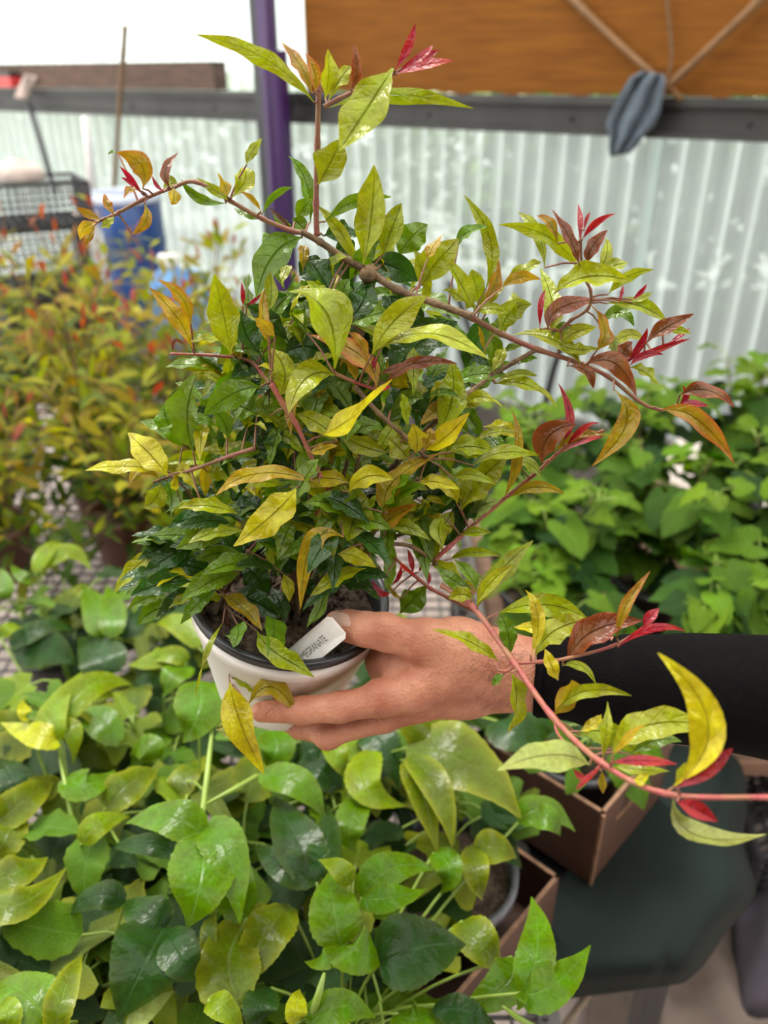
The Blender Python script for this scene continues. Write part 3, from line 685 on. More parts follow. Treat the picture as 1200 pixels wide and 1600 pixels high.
vframe(0, 1000, 2.667, [
    ([(850, 800, 835, 1000, 780, 1198, 285), (850, 820, 700, 735, 525, 765, 175), (855, 770, 950, 900, 1000, 1185, 190)], 'g', .845),
    ([(690, 1190, 600, 1350, 490, 1590, 330), (690, 1205, 600, 1130, 505, 1090, 170), (700, 1210, 760, 1330, 815, 1410, 180)], 'd', .80),
    ([(520, 1095, 400, 1065, 268, 1160, 120)], 'd', .79),
    ([(-60, 1020, 80, 960, 200, 905, 160), (-60, 1060, 80, 1100, 275, 950, 160)], 'l', .80),
    ([(245, 430, 225, 290, 345, 132, 120)], 'y', .81), ([(250, 350, 380, 190, 550, 187, 130)], 'y', .80),
    ([(240, 420, 140, 390, 0, 345, 120)], 'Y', .82), ([(240, 400, 300, 380, 305, 515, 95)], 'y', .80), ([(110, 330, 100, 290, 90, 248, 55)], 'Y', .83),
    ([(440, 700, 550, 590, 660, 535, 160)], 'l', .78), ([(272, 570, 370, 600, 478, 540, 145)], 'g', .79), ([(340, 850, 420, 760, 545, 735, 110)], 'y', .79),
    ([(745, 40, 650, 80, 532, 105, 95)], 'y', .77), ([(790, 110, 710, 160, 685, 238, 120)], 'g', .77), ([(835, 170, 825, 300, 760, 428, 215)], 'g', .865),
    ([(745, 882, 600, 850, 457, 868, 100)], 'd', .79), ([(230, 1640, 270, 1450, 345, 1312, 125)], 'l', .80), ([(215, 1640, 110, 1480, -20, 1435, 230)], 'g', .79),
    ([(1010, 1530, 960, 1300, 1110, 1085, 260)], 'l', .77), ([(870, 1505, 940, 1540, 1020, 1620, 110)], 'y', .82), ([(-20, 770, 110, 660, 228, 578, 150)], 'l', .78),
    ([(-20, 900, 40, 780, 60, 690, 160)], 'l', .77), ([(80, 640, 40, 560, 0, 490, 170)], 'd', .76), ([(480, 440, 400, 320, 300, 340, 140)], 'g', .74),
    ([(650, 500, 600, 440, 540, 480, 120)], 'g', .74), ([(720, 650, 780, 560, 860, 480, 130)], 'l', .75), ([(520, 1640, 620, 1540, 735, 1455, 80)], 'p', .77),
    ([(880, 1350, 870, 1200, 905, 1120, 70)], 'l', .77), ([(1130, 1450, 1080, 1550, 1120, 1640, 150)], 'd', .76), ([(20, 1640, 30, 1540, -20, 1500, 110)], 'y', .80),
])
vframe(380, 1080, 2.143, [
    ([(935, 1010, 985, 850, 965, 688, 130), (935, 1012, 1050, 975, 1163, 850, 135), (938, 1005, 925, 1040, 912, 1068, 40)], 'g', .80),
    ([(452, 915, 590, 860, 745, 848, 225)], 'd', .80), ([(398, 690, 500, 590, 640, 600, 120), (398, 692, 500, 690, 615, 662, 100)], 'g', .80),
    ([(330, 850, 390, 870, 478, 905, 170), (330, 850, 300, 720, 290, 600, 170), (330, 855, 270, 900, 205, 905, 70)], 'g', .81), ([(355, 650, 320, 590, 250, 565, 75)], 'y', .83),
    ([(440, 200, 410, 320, 548, 385, 125)], 'y', .78), ([(545, 190, 740, 235, 930, 425, 240), (555, 215, 650, 330, 700, 525, 110), (600, 190, 640, 120, 720, 60, 190)], 'l', .80),
    ([(850, 100, 930, 135, 1035, 130, 160)], 'd', .77), ([(920, 440, 1010, 395, 1112, 470, 105), (960, 420, 1030, 430, 1062, 485, 90)], 'g', .76),
    ([(55, 280, 190, 310, 272, 428, 120)], 'g', .80), ([(245, 640, 170, 480, 105, 350, 165), (240, 625, 130, 580, 40, 510, 115), (245, 620, 280, 500, 285, 380, 115)], 'd', .79),
    ([(400, 350, 355, 450, 380, 545, 110)], 'g', .77), ([(280, 155, 315, 220, 342, 292, 85)], 'y', .77), ([(735, 770, 800, 850, 870, 925, 140)], 'l', .76),
    ([(775, 540, 850, 520, 915, 560, 115), (770, 520, 780, 610, 800, 700, 95)], 'l', .75), ([(900, 890, 880, 980, 700, 1085, 150)], 'g', .76),
    ([(150, 715, 60, 840, -20, 1025, 165)], 'l', .77), ([(175, 1110, 180, 1050, 190, 998, 75)], 'Y', .82), ([(215, 1120, 330, 1055, 445, 1095, 120)], 'g', .81),
    ([(10, 760, -30, 620, 0, 465, 135)], 'g', .80), ([(610, 960, 530, 955, 465, 975, 65)], 'p', .78), ([(560, 230, 600, 340, 650, 540, 110)], 'l', .78),
    ([(640, 540, 690, 600, 660, 680, 100)], 'g', .76), ([(520, 1080, 580, 1100, 640, 1060, 120)], 'g', .77), ([(640, 1050, 760, 1080, 850, 1120, 110)], 'd', .77),
    ([(390, 130, 470, 180, 520, 330, 130)], 'd', .76), ([(90, 130, 110, 200, 60, 270, 130)], 'g', .75), ([(300, 190, 220, 200, 170, 240, 110)], 'd', .75), ([(180, 280, 270, 280, 330, 360, 140)], 'd', .74),
])
vframe(0, 820, 3.636, [
    ([(200, 270, 280, 130, 380, 115, 90)], 'y', .79), ([(230, 260, 380, 150, 520, 260, 120)], 'y', .78), ([(170, 320, 110, 280, 60, 225, 70)], 'g', .78), ([(40, 420, 10, 320, -20, 240, 110)], 'g', .78),
    ([(600, 640, 560, 500, 460, 330, 190)], 'g', .74), ([(690, 660, 760, 520, 900, 400, 180)], 'd', .73), ([(620, 640, 640, 480, 600, 340, 150)], 'g', .75), ([(60, 700, 250, 580, 420, 600, 130)], 'd', .75),
    ([(80, 740, 250, 700, 440, 800, 260)], 'd', .73), ([(600, 850, 560, 720, 440, 640, 260)], 'd', .73), ([(1130, 700, 1010, 560, 880, 570, 150)], 'y', .76), ([(0, 640, 60, 580, 140, 590, 80)], 'y', .78),
    ([(930, 960, 820, 900, 720, 960, 130)], 'd', .72), ([(1060, 780, 950, 740, 740, 790, 110)], 'y', .775)])
# bright upright vine shoots
for pts, r in (([(332, 1135, .86), (325, 1200, .855), (316, 1275, .84)], 0.0032), ([(322, 1256, .845), (360, 1236, .85), (402, 1212, .84)], 0.0026), ([(507, 1520, .84), (496, 1560, .83), (484, 1600, .80)], 0.0034), ([(785, 1572, .79), (815, 1594, .78), (850, 1612, .76)], 0.0028), ([(93, 1185, .80), (105, 1240, .79), (118, 1310, .76)], 0.0026)):
    P3 = [Uz(*p) for p in pts]; root = nearest_vine(P3[0])
    PS = smooth_path(P3, 5); put(MB().tube(PS, lerp_list([r * .35, r * .9, r, r], len(PS)), 7).build('stem', M_STEMGREEN), root)

# ================================================================== CARDBOARD BOXES with potted vines, lower right
def carton(name, label, c, zb, ht, ang, lx, ly, tk=0.005):
    """near corner c on height zb; box runs from that corner along two directions"""
    c = V((c[0], c[1], zb)); a = V((math.cos(ang), math.sin(ang), 0)); b = V((-math.sin(ang), math.cos(ang), 0))
    ctr = c + a * lx / 2 + b * ly / 2; root = thing(name, label, 'box', (ctr.x, ctr.y, zb)); up = V((0, 0, ht / 2))
    def w_(nm, cc, x, y, m=M_CARD): put(MB().box(cc, x, y, up).build(nm, m, smooth=False), root)
    z = V((0, 0, ht / 2))
    w_('side_panel', c + a * lx / 2 + b * tk / 2 + z, a * lx / 2, b * tk / 2); w_('side_panel', c + a * lx / 2 + b * (ly - tk / 2) + z, a * lx / 2, b * tk / 2)
    w_('end_panel', c + b * ly / 2 + a * tk / 2 + z, a * tk / 2, b * (ly / 2 - tk)); w_('end_panel', c + b * ly / 2 + a * (lx - tk / 2) + z, a * tk / 2, b * (ly / 2 - tk))
    put(MB().box(ctr + V((0, 0, tk / 2 + 0.0005)), a * (lx / 2 - tk), b * (ly / 2 - tk), V((0, 0, tk / 2))).build('bottom_panel', M_CARD, smooth=False), root)
    for (p0, p1) in ((c, c + a * lx), (c + a * lx, c + a * lx + b * ly), (c + a * lx + b * ly, c + b * ly), (c + b * ly, c)):
        d_ = (p1 - p0).normalized(); nrm_ = V((-d_.y, d_.x, 0))
        put(MB().box((p0 + p1) / 2 + nrm_ * tk / 2 + V((0, 0, ht + 0.0012)), d_ * ((p1 - p0).length / 2), nrm_ * (tk / 2), V((0, 0, 0.0012))).build('raw_edge', M_CARDEDGE, smooth=False), root)
    put(MB().box(c + z + (a + b) * -0.0005, a * 0.0022, b * 0.0022, up * 1.0).build('corner_fold', M_CARDEDGE, smooth=False), root)
    if True:
        put(MB().box(c + a * lx * 0.35 + z * 1.3 - b * 0.0008, a * 0.028, b * 0.0006, V((0, 0, 0.003))).build('hand_slot', M_CARDEDGE, smooth=False), root)
    return c, a, b
A47 = math.radians(47)
c1, a1, b1 = carton('cardboard_box', 'brown cardboard box farther back, its sharp corner pointing at the viewer', (0.290, 0.737), BZ + 0.002, 0.14, A47, 0.21, 0.20)
c2, a2, b2 = carton('cardboard_box', 'brown cardboard box nearer the viewer, holding a dark pot', (0.053, 0.490), BZ + 0.002, 0.10, A47, 0.25, 0.20)
q = c1 + a1 * 0.10 + b1 * 0.10; vine(q.x, q.y, BZ + 0.009, 'passion vine in the farther cardboard box, below the black sleeve', 540, 0.76, n=16, potm=M_GREYPOT, r=0.078)
q = c2 + a2 * 0.145 + b2 * 0.10; vine(q.x, q.y, BZ + 0.009, 'passion vine in the nearer cardboard box, with a wide dark pot', 541, 0.74, n=13, potm=M_GREYPOT, r=0.085)

# ================================================================== lower right: canvas over a low stool, clutter on the floor
st = thing('low_table', 'black low table under the dark green canvas', 'table', (0.315, 0.85, 0))
put(MB().box((0.315, 0.85, BZ - 0.040), (0.10, 0, 0), (0, 0.175, 0), (0, 0, 0.018)).build('tabletop', M_BLACKPOT, smooth=False), st)
for dx in (-1, 1):
    for dy in (-1, 1):
        put(MB().box((0.315 + dx * 0.08, 0.85 + dy * 0.15, (BZ - 0.058) / 2), (0.016, 0, 0), (0, 0.016, 0), (0, 0, (BZ - 0.058) / 2)).build('leg', M_BLACKPOT, smooth=False), st)
CZ = BZ - 0.006
trows = [((1050, 1165), (1138, 1180), CZ), ((1040, 1195), (1158, 1196), CZ), ((1010, 1240), (1165, 1262), CZ), ((945, 1290), (1150, 1312), CZ), ((900, 1340), (1170, 1365), CZ), ((870, 1390), (1180, 1400), CZ), ((855, 1430), (1135, 1440), CZ), ((850, 1470), (1112, 1478), CZ), ((848, 1500), (1098, 1498), CZ), ((850, 1528), (1088, 1510), CZ - .014), ((856, 1542), (1078, 1518), CZ - .05), ((862, 1556), (1066, 1530), CZ - .09)]
P = []
for i, (a, b, z) in enumerate(trows):
    L = []
    for j in range(21):
        u = j / 20; e = max(0, (u - 0.86) / 0.14); zz = z - 0.09 * e * e - (0.006 * (1 + math.sin(u * 9 + i * .8)) if u > .7 else 0)
        L.append(Uz(a[0] + (b[0] - a[0]) * u, a[1] + (b[1] - a[1]) * u, zz))
    P.append(L)
P = [[p for p in r] for r in P]
tp = MB().grid(P).build('green_canvas', M_GREENTARP); md = tp.modifiers.new('sub', 'SUBSURF'); md.levels = 2; md.render_levels = 2
md = tp.modifiers.new('t', 'SOLIDIFY'); md.thickness = 0.006; tag(tp, 'dark green canvas sheet draped over a low table right of the cardboard boxes', 'canvas')
def floor_cloth(name, label, m, quad, zfun, n=18, cat='cloth'):
    P = []
    for i in range(n):
        L = []
        for j in range(n):
            u = i / (n - 1); v = j / (n - 1)
            x_ = (quad[0][0] * (1 - u) + quad[1][0] * u) * (1 - v) + (quad[3][0] * (1 - u) + quad[2][0] * u) * v
            y_ = (quad[0][1] * (1 - u) + quad[1][1] * u) * (1 - v) + (quad[3][1] * (1 - u) + quad[2][1] * u) * v
            p = Uz(x_, y_, 0.0); p.z = 0.012 + max(0, zfun(u, v)); L.append(p)
        P.append(L)
    o = MB().grid(P).build(name, m); md = o.modifiers.new('t', 'SOLIDIFY'); md.thickness = 0.005; md.offset = 1; return tag(o, label, cat)
floor_cloth('beige_sheet', 'crumpled beige sheet lying on the floor in the bottom right corner', M_BEIGE, ((930, 1500), (1160, 1430), (1240, 1660), (900, 1680)), lambda u, v: 0.07 * math.exp(-((u - 0.28 - 0.1 * v) / 0.07) ** 2) + 0.03 * math.exp(-((u - 0.72) / 0.1) ** 2) + 0.01 * math.sin(9 * v + 4 * u))
floor_cloth('lilac_bag', 'grey-lilac fabric bag on the floor at the right edge', M_LILAC, ((1140, 1420), (1240, 1400), (1260, 1590), (1150, 1600)), lambda u, v: 0.16 * max(0, math.sin(math.pi * u)) ** .6 * max(0, math.sin(math.pi * v)) ** .6 + 0.02 * math.sin(11 * u + 7 * v) * math.sin(math.pi * v), cat='bag')
stk = MB().tube([Uz(868, 1625, 0.30), Uz(905, 1572, 0.30), Uz(942, 1520, 0.30)], [0.006] * 3, 8).build('wooden_stick', M_TIMBER); tag(stk, 'thin pale wooden stick leaning beside the nearer cardboard box', 'stick')
# lattice crate at the right edge
lc = thing('lattice_crate', 'black lattice plastic crate cut by the right edge below the sleeve', 'crate', (0.80, 1.06, 0))
def lattice_panel(o_, x, y, nx, ny, t, root, name='lattice_panel', m=M_CRATE, frame=True):
    o_ = V(o_); x = V(x); y = V(y); nn = x.cross(y).normalized() * t; mb = MB()
    for i in range(nx + 1):
        k = i / nx; wd = 0.5 if 0 < i < nx else 1.4
        mb.box(o_ + x * k + y / 2, x.normalized() * t * wd, y / 2, nn)
    for i in range(ny + 1):
        k = i / ny; wd = 0.5 if 0 < i < ny else 1.4
        mb.box(o_ + y * k + x / 2, x / 2, y.normalized() * t * wd, nn * 0.9)
    ob = mb.build(name, m, smooth=False); put(ob, root); return ob
p0 = Uz(1150, 1200, 0.22); p1 = Uz(1250, 1160, 0.22); p2 = Uz(1185, 1340, 0.22)
dx = (p1 - p0) * 1.6; dy = (p2 - p0); dzz = V((0, 0, -0.205))
lattice_panel(p0, dx, dy, 9, 9, 0.0045, lc); lattice_panel(p0 + dy, dx, dzz, 9, 9, 0.004, lc); lattice_panel(p0, dy, dzz, 9, 9, 0.004, lc); lattice_panel(p0 + dx, dy, dzz, 9, 9, 0.004, lc); lattice_panel(p0, dx, dzz, 9, 9, 0.004, lc)

# ================================================================== back left: drum, crates, tubs
q = Uz(193, 300, 1.12); bd = thing('blue_drum', 'dark blue plastic drum with a pale rim behind the red-tipped bushes', 'drum', (q.x, q.y + 0.35, BZ + 0.002))
k = (q.y + 0.35) / q.y; bd.location.x = q.x * k * 1.0
zt = 1.5 - (1.5 - 1.12) * k - BZ; rd = 0.145
def lob(mb, name, m, root): o = mb.build(name, m, root); return o
drum_body = lob(MB().lathe([(0, 0), (rd * .95, 0), (rd, 0.03), (rd, zt * .3), (rd * 1.03, zt * .33), (rd, zt * .36), (rd, zt * .64), (rd * 1.03, zt * .67), (rd, zt * .7), (rd, zt - .03), (rd * .98, zt - .028), (rd * 0.95, 0.01), (0, 0.01)], 36), 'body', M_BLUE, bd)
lob(MB().lathe([(rd * 1.02, zt - .035), (rd * 1.05, zt - .03), (rd * 1.05, zt), (rd * .96, zt), (rd * .955, zt - .03)], 36), 'rim', M_PALELID, bd)
P = []
for i in range(6):
    P.append([V(((rd + 0.0015) * math.sin(-0.55 + 1.1 * j / 12), -(rd + 0.0015) * math.cos(-0.55 + 1.1 * j / 12), zt * (0.58 + 0.14 * i / 5))) for j in range(13)])
lob(MB().grid(P), 'drum_label', M_CLOTH, drum_body)
# second blue jug to the right
q = Uz(222, 400, 0.98); jg = thing('blue_jug', 'bright blue plastic jug to the right of the blue drum', 'jug', (q.x + 0.02, q.y + 0.25, BZ + 0.002))
lob(MB().lathe([(0, 0), (.085, 0), (.09, .02), (.09, .30), (.06, .37), (.03, .39), (.03, .42), (.0, .42)], 28), 'body', M_LBLUE, jg)
lob(MB().lathe([(.034, .395), (.036, .40), (.036, .435), (0, .435)], 20), 'cap', M_WHITE, jg)
MB().tube(smooth_path([V((.055, 0, .375)), V((.12, 0, .36)), V((.12, 0, .27)), V((.088, 0, .22))], 5), 0.011, 8).build('handle', M_LBLUE, jg)
# crates: two stacked, tilted
def crate(name, label, pxl, pxr, z, ht, depth, off=0.0):
    p0 = Uz(pxl[0], pxl[1], z); root = None
    return root
q0 = Uz(-70, 285, 1.18); q1 = Uz(128, 255, 1.18)
sc_ = 1.0
def crate_at(label, A, B, ht, depth):
    d_ = (B - A); d_.z = 0; nrm = V((-d_.y, d_.x, 0)).normalized() * depth
    root = thing('plastic_crate', label, 'crate', ((A + B) / 2 + nrm / 2) - V((0, 0, ht)))
    dz = V((0, 0, -ht))
    lattice_panel(A, d_, dz, 22, 6, 0.004, root); lattice_panel(A + nrm, d_, dz, 22, 6, 0.004, root)
    lattice_panel(A, nrm, dz, 14, 6, 0.004, root); lattice_panel(A + d_, nrm, dz, 14, 6, 0.004, root); lattice_panel(A + dz, d_, nrm, 16, 10, 0.004, root, 'base_lattice')
    return root
A = Uz(-80, 276, 1.19) * 1.0; B = Uz(132, 258, 1.19)
A = V((-1.42, 2.62, 1.19)); B = V((-0.985, 2.86, 1.19))
crate_at('black lattice crate on top of the stack at left', A, B, 0.13, 0.30); A2 = A + V((-.03, -.02, -0.14)); B2 = B + V((-.03, -.02, -0.14)); crate_at('black lattice crate second in the stack at left, under the top one', A2, B2, 0.20, 0.30)
cb = thing('storage_stand', 'dark stand under the black crates at far left', 'stand', (-1.2, 2.85, BZ + 0.002))
put(MB().box((-1.27, 2.86, (BZ + 0.84) / 2), (0.25, 0.12, 0), (-0.07, 0.13, 0), (0, 0, (0.84 - BZ) / 2 - 0.004)).build('body', M_POST, smooth=False), cb)
yp = thing('yellow_flower_pot', 'small pot of yellow flowers on the black crates at the left edge', 'potted flower', (-1.36, 2.82, 1.195))
lob(MB().lathe([(0, 0), (.035, 0), (.045, .07), (.04, .07), (.032, .01), (0, .01)], 18), 'pot', M_GREYPOT, yp)
for k in range(9):
    th = k * 2.4; rr = 0.012 + 0.018 * math.sqrt(k / 9); c = V((rr * math.cos(th), rr * math.sin(th), 0.085 + 0.012 * (k % 3)))
    mb = MB()
    for j in range(6):
        t2 = 6.283 * j / 6; mb.tube([c, c + V((0.012 * math.cos(t2), 0.012 * math.sin(t2), 0.004)), c + V((0.02 * math.cos(t2), 0.02 * math.sin(t2), 0.0))], [0.002, 0.006, 0.001], 5)
    mb.build('flower', M_YEL, yp)
MB().lathe([(0, .066), (.041, .066)], 18).build('soil', M_SOIL, yp)
wb = thing('white_bowl', 'upturned white bowl on the black crates at far left', 'bowl', (-1.22, 2.88, 1.195))
lob(MB().lathe([(.085, 0), (.088, .004), (.08, .03), (.055, .05), (.03, .055), (.03, .06), (0, .06)], 28), 'bowl_body', M_RAG, wb)
lt = thing('light_blue_tub', 'upturned light blue plastic tub at the left edge behind the bushes', 'tub', (-1.36, 2.60, BZ + 0.002))
lob(MB().lathe([(.12, 0), (.125, .01), (.11, .50), (.115, .56), (.10, .60), (.06, .635), (0, .645)], 32), 'tub_body', M_LBLUE, lt)
q = Uz(135, 352, 1.02); wj = thing('white_jar', 'white plastic jar left of the blue drum', 'jar', (q.x - .0, q.y + .0, BZ + 0.002))
lob(MB().lathe([(0, 0), (.05, 0), (.052, .01), (.052, .49), (.04, .52), (.04, .55), (0, .55)], 24), 'jar_body', M_WHITE, wj)
lob(MB().lathe([(.043, .525), (.045, .53), (.045, .565), (0, .565)], 20), 'lid', M_RAG, wj)
# black hose loops behind the plant
hz = thing('black_hose', 'black hose hung in loops on the wall behind the held plant', 'hose', wall_pt(s_post - 0.3, 0.6, 0.12))
for k in range(3):
    cc = Wp(585 + 4 * k, 455, 0.10 + 0.025 * k); r = 0.145 - 0.013 * k
    pts = [cc + WE * (r * math.cos(t)) + V((0, 0, r * 0.9 * math.sin(t))) for t in [6.2832 * j / 40 for j in range(41)]]
    put(MB().tube(pts, 0.0095, 8, False).build('loop', M_BLACKPOT), hz)
for k, pp in enumerate((((690, 470), (712, 520), (735, 600)), ((700, 440), (735, 520), (742, 640)), ((880, 540), (866, 575), (850, 640)))):
    put(MB().tube(smooth_path([Wp(a, b, 0.16 + .02 * k) for a, b in pp], 6), 0.011, 8).build('hose_end', M_BLACKPOT), hz)
put(MB().box(Wp(587, 412, 0.06), WE * 0.02, WN * 0.09, V((0, 0, 0.008))).build('hook', M_POST, smooth=False), hz)

# ================================================================== THE HELD POMEGRANATE
Rc = U(455, 922, 0.665); Bc = U(437, 1064, 0.730); AX = (Rc - Bc).normalized(); PH = (Rc - Bc).length; RT_, RB_ = 0.082, 0.056
plant = thing('potted_pomegranate', 'leafy pomegranate plant in a white pot held up by the hand', 'potted plant', Bc)
def pb(mb, name, m): return put(mb.build(name, m), plant)
pb(MB().lathe([(0, 0), (RB_, 0), (RB_ + .001, .004), (RT_ * .965, PH * .80), (RT_ * .985, PH * .805), (RT_ * .995, PH * .925), (RT_ * .975, PH * .925), (RT_ * .95, PH * .80), (RB_ * .955, .006), (0, .006)], 64, Bc, AX), 'pot', M_WHITEPOT)
pb(MB().lathe([(RT_ * .955, PH * .80), (RT_ * .95, PH * .926), (RT_ * 1.0, PH * .926), (RT_ * 1.012, PH * .94), (RT_ * 1.012, PH * .99), (RT_ * .99, PH), (RT_ * .935, PH * .99), (RT_ * .90, PH * .80), (RT_ * .87, PH * .66)], 64, Bc, AX), 'inner_pot_rim', M_BLACKPOT)
ua = AX.orthogonal().normalized(); ub = AX.cross(ua); rnd = random.Random(5); P = []
for i in range(15):
    r = RT_ * .898 * i / 14; L = []
    for j in range(49):
        th = 6.2832 * j / 48; L.append(Bc + AX * (PH * .80 + 0.004 * math.sin(r * 300 + 3 * th) * math.sin(5 * th + r * 90) + (0.0025 * rnd.uniform(-1, 1) if 0 < j < 48 and 0 < i < 14 else 0)) + (ua * math.cos(th) + ub * math.sin(th)) * r)
    P.append(L)
soil_o = pb(MB().grid(P), 'soil', M_SOIL)
mb = MB()
for k in range(260):
    th = rnd.uniform(0, 6.283); r = RT_ * .88 * math.sqrt(rnd.random()); c = Bc + AX * (PH * .80 + .002) + (ua * math.cos(th) + ub * math.sin(th)) * r; sz = rnd.uniform(.0012, .0034)
    mb.box(c, V((rnd.gauss(0, 1), rnd.gauss(0, 1), rnd.gauss(0, 1))).normalized() * sz, V((0, sz * .8, sz * .3)), V((sz * .2, 0, sz * .7)))
o = pb(mb, 'soil_crumbs', M_SOIL); o['kind'] = 'stuff'; o.parent = soil_o; o.location = (0, 0, 0)

def dcore(px, py):
    d = 0.655 - (930 - py) * 0.155 / 830.0
    d = min(d, 0.665)
    e = 1 - ((px - 520) / 240) ** 2 - ((py - 690) / 280) ** 2
    if e > 0: d -= 0.05 * math.sqrt(e)
    if px > 760 and py < 700: d -= 0.02 * min(1, (px - 760) / 250)
    return d
def Gd(px, py):
    st_ = [(690, 915, .575), (736, 945, .56), (801, 1032, .53), (862, 1118, .495), (940, 1192, .455), (1040, 1240, .42), (1200, 1246, .385)]
    best = min(range(len(st_) - 1), key=lambda i: min((px - (st_[i][0] * (1 - t) + st_[i + 1][0] * t)) ** 2 + (py - (st_[i][1] * (1 - t) + st_[i + 1][1] * t)) ** 2 for t in (0, .25, .5, .75, 1)))
    a, b = st_[best], st_[best + 1]; L2 = (b[0] - a[0]) ** 2 + (b[1] - a[1]) ** 2
    t = max(0, min(1, ((px - a[0]) * (b[0] - a[0]) + (py - a[1]) * (b[1] - a[1])) / L2)); return a[2] + (b[2] - a[2]) * t
BR_PTS = []
def branch(pts, r, m, df=dcore, extra=0.0, fr=None, n=8):
    if fr: pts = [(fr[0] + p[0] / fr[2], fr[1] + p[1] / fr[2]) + tuple(p[2:]) for p in pts]
    P3 = [U(p[0], p[1], (p[2] if len(p) > 2 else df(p[0], p[1]) + extra)) for p in pts]
    P3 = smooth_path(P3, 6)
    rr = lerp_list(r if isinstance(r, (list, tuple)) else [r, r], len(P3)); rr = [x_ * .84 * (1 + (0.25 if i % 6 == 0 else 0)) for i, x_ in enumerate(rr)]
    BR_PTS.extend(P3); return pb(MB().tube(P3, rr, n), 'branch', m)
A_ = (100, 30, 1.935); E_ = (200, 380, 2.143); Ff = (120, 640, 2.308); G_ = (680, 880, 2.308); D_ = (700, 280, 2.4); H_ = (700, 560, 2.4); I_ = (560, 560, 3.529)
SOILC = Bc + AX * (PH * .79)
def from_soil(pts, r, m):     # trunk-like branches that start in the soil
    P3 = [SOILC + V((random.uniform(-.008, .008), random.uniform(-.008, .008), 0))] + [U(*p) for p in pts]
    P3 = smooth_path(P3, 7); rr = lerp_list(r, len(P3)); BR_PTS.extend(P3); return pb(MB().tube(P3, rr, 9), 'branch', m)
from_soil([(500, 760, .635), (540, 600, .605), (575, 450, .565), (578, 425, .555)], [.0062, .0055, .005, .0042], M_BARK)
pb(MB().tube([U(566, 428, .556), U(572, 430, .554), U(580, 427, .553), (U(588, 426, .552))], [.0035, .0068, .0068, .004], 10), 'branch_knot', M_BARK)
branch([(578, 425, .555), (540, 405, .555), (500, 378, .55), (470, 362, .545)], [.0036, .003, .0024], M_BARK)
branch([(578, 425, .555), (620, 452, .55), (680, 474, .545), (737, 494, .54)], [.0036, .003, .0028], M_BARK)
branch([(765, 655), (762, 560), (766, 380), (770, 210), (768, 195)], [.0024, .0021, .0017], M_BARKRED, fr=A_)
branch([(785, 265), (830, 240), (885, 215), (950, 185), (1005, 162)], [.0016, .0011], M_BARKRED, fr=A_)
branch([(730, 645), (690, 640), (600, 603), (500, 548), (400, 492), (330, 508), (240, 545), (150, 592), (100, 612), (70, 622)], [.0022, .0018, .0016, .0014, .001], M_BARKRED, fr=A_)
branch([(0, 485), (90, 520), (200, 580), (340, 640), (480, 685), (600, 740), (720, 835), (800, 865), (860, 845)], [.0028, .0024, .002, .0016, .0011], M_BARKRED, fr=D_)
branch([(340, 635), (250, 685), (160, 740), (50, 822)], [.0020, .0022], M_BARK, fr=D_)
from_soil([(560, 800, .66), (640, 700, .63), (720, 622, .585)], [.004, .003, .0022], M_BARK)
branch([(420, 570), (460, 530), (525, 485), (535, 420), (505, 350), (497, 235), (494, 150)], [.0016, .0013, .0009], M_BARKRED, fr=D_)
branch([(640, 705), (690, 670), (760, 640), (830, 622), (880, 600)], [.0013, .0009], M_STEMPINK, fr=D_)
branch([(480, 470), (520, 540), (560, 600), (610, 705), (650, 790), (700, 880)], [.0024, .002, .0016], M_STEMPINK, fr=E_)
branch([(478, 470, .572), (452, 440, .575), (400, 392, .58), (270, 375, .58), (142, 370, .58)], [.0022, .0016, .001], M_STEMPINK, fr=E_)
from_soil([(440, 820, .65), (415, 700, .62), (418, 600, .60)], [.0035, .003, .0024], M_BARK)
branch([(-48, 755), (0, 710), (170, 560), (330, 430), (440, 335), (585, 268)], [.0022, .0020, .0017, .001], M_STEMPINK, fr=H_)
branch([(430, 1135), (300, 1040), (150, 1020), (60, 1010)], [.0018, .002], M_BARK, fr=I_)
branch([(200, 1100), (300, 1190), (400, 1270), (500, 1320), (640, 1390)], [.0014, .0018, .0022], M_STEMPINK, fr=I_)
branch([(690, 915, .575), (736, 945, .56), (801, 1032, .53), (862, 1118, .495), (940, 1192, .455), (1040, 1240, .42), (1200, 1246, .385), (1260, 1248, .372)], [.0023, .0023, .0023, .0022, .0019, .0014, .0012], M_STEMPINK, n=10)
branch([(290, 360), (380, 355), (480, 342), (640, 298), (745, 235)], [.0016, .0009], M_STEMPINK, Gd, fr=G_)
branch([(600, 725), (560, 770), (515, 812)], [.0014, .0009], M_STEMPINK, Gd, fr=G_)
branch([(430, 560), (440, 610), (480, 660), (510, 690)], [.0011, .0008], M_STEMPINK, Gd, fr=G_)
branch([(280, 375), (255, 390), (225, 385)], [.0014, .0009], M_STEMPINK, Gd, fr=G_)
branch([(620, 510), (585, 580), (545, 640), (515, 730), (480, 812)], [.0022, .0022, .0018], M_BARK, fr=Ff)
branch([(545, 655), (490, 635), (430, 612)], [.0015, .0012], M_BARKRED, fr=Ff)
branch([(535, 670), (543, 760), (547, 860), (550, 985)], [.0014, .0011], M_BARKRED, fr=Ff, extra=-.015)
branch([(275, 262), (340, 240), (430, 212), (560, 165), (640, 140)], [.001, .0016, .002], M_BARKRED, fr=Ff)
branch([(830, 490), (760, 465), (690, 435)], [.0011, .0016], M_STEMPINK, fr=E_)
branch([(760, 480), (840, 570), (930, 650), (1000, 720)], [.0022, .0018], M_BARK, fr=E_)
for k in range(7):
    e = (random.uniform(380, 700), random.uniform(560, 820)); from_soil([((455 + e[0]) / 2, 880 - random.uniform(0, 60), .655), (e[0], e[1], dcore(*e) + .035)], [.0028, .002, .0012], M_BARK)

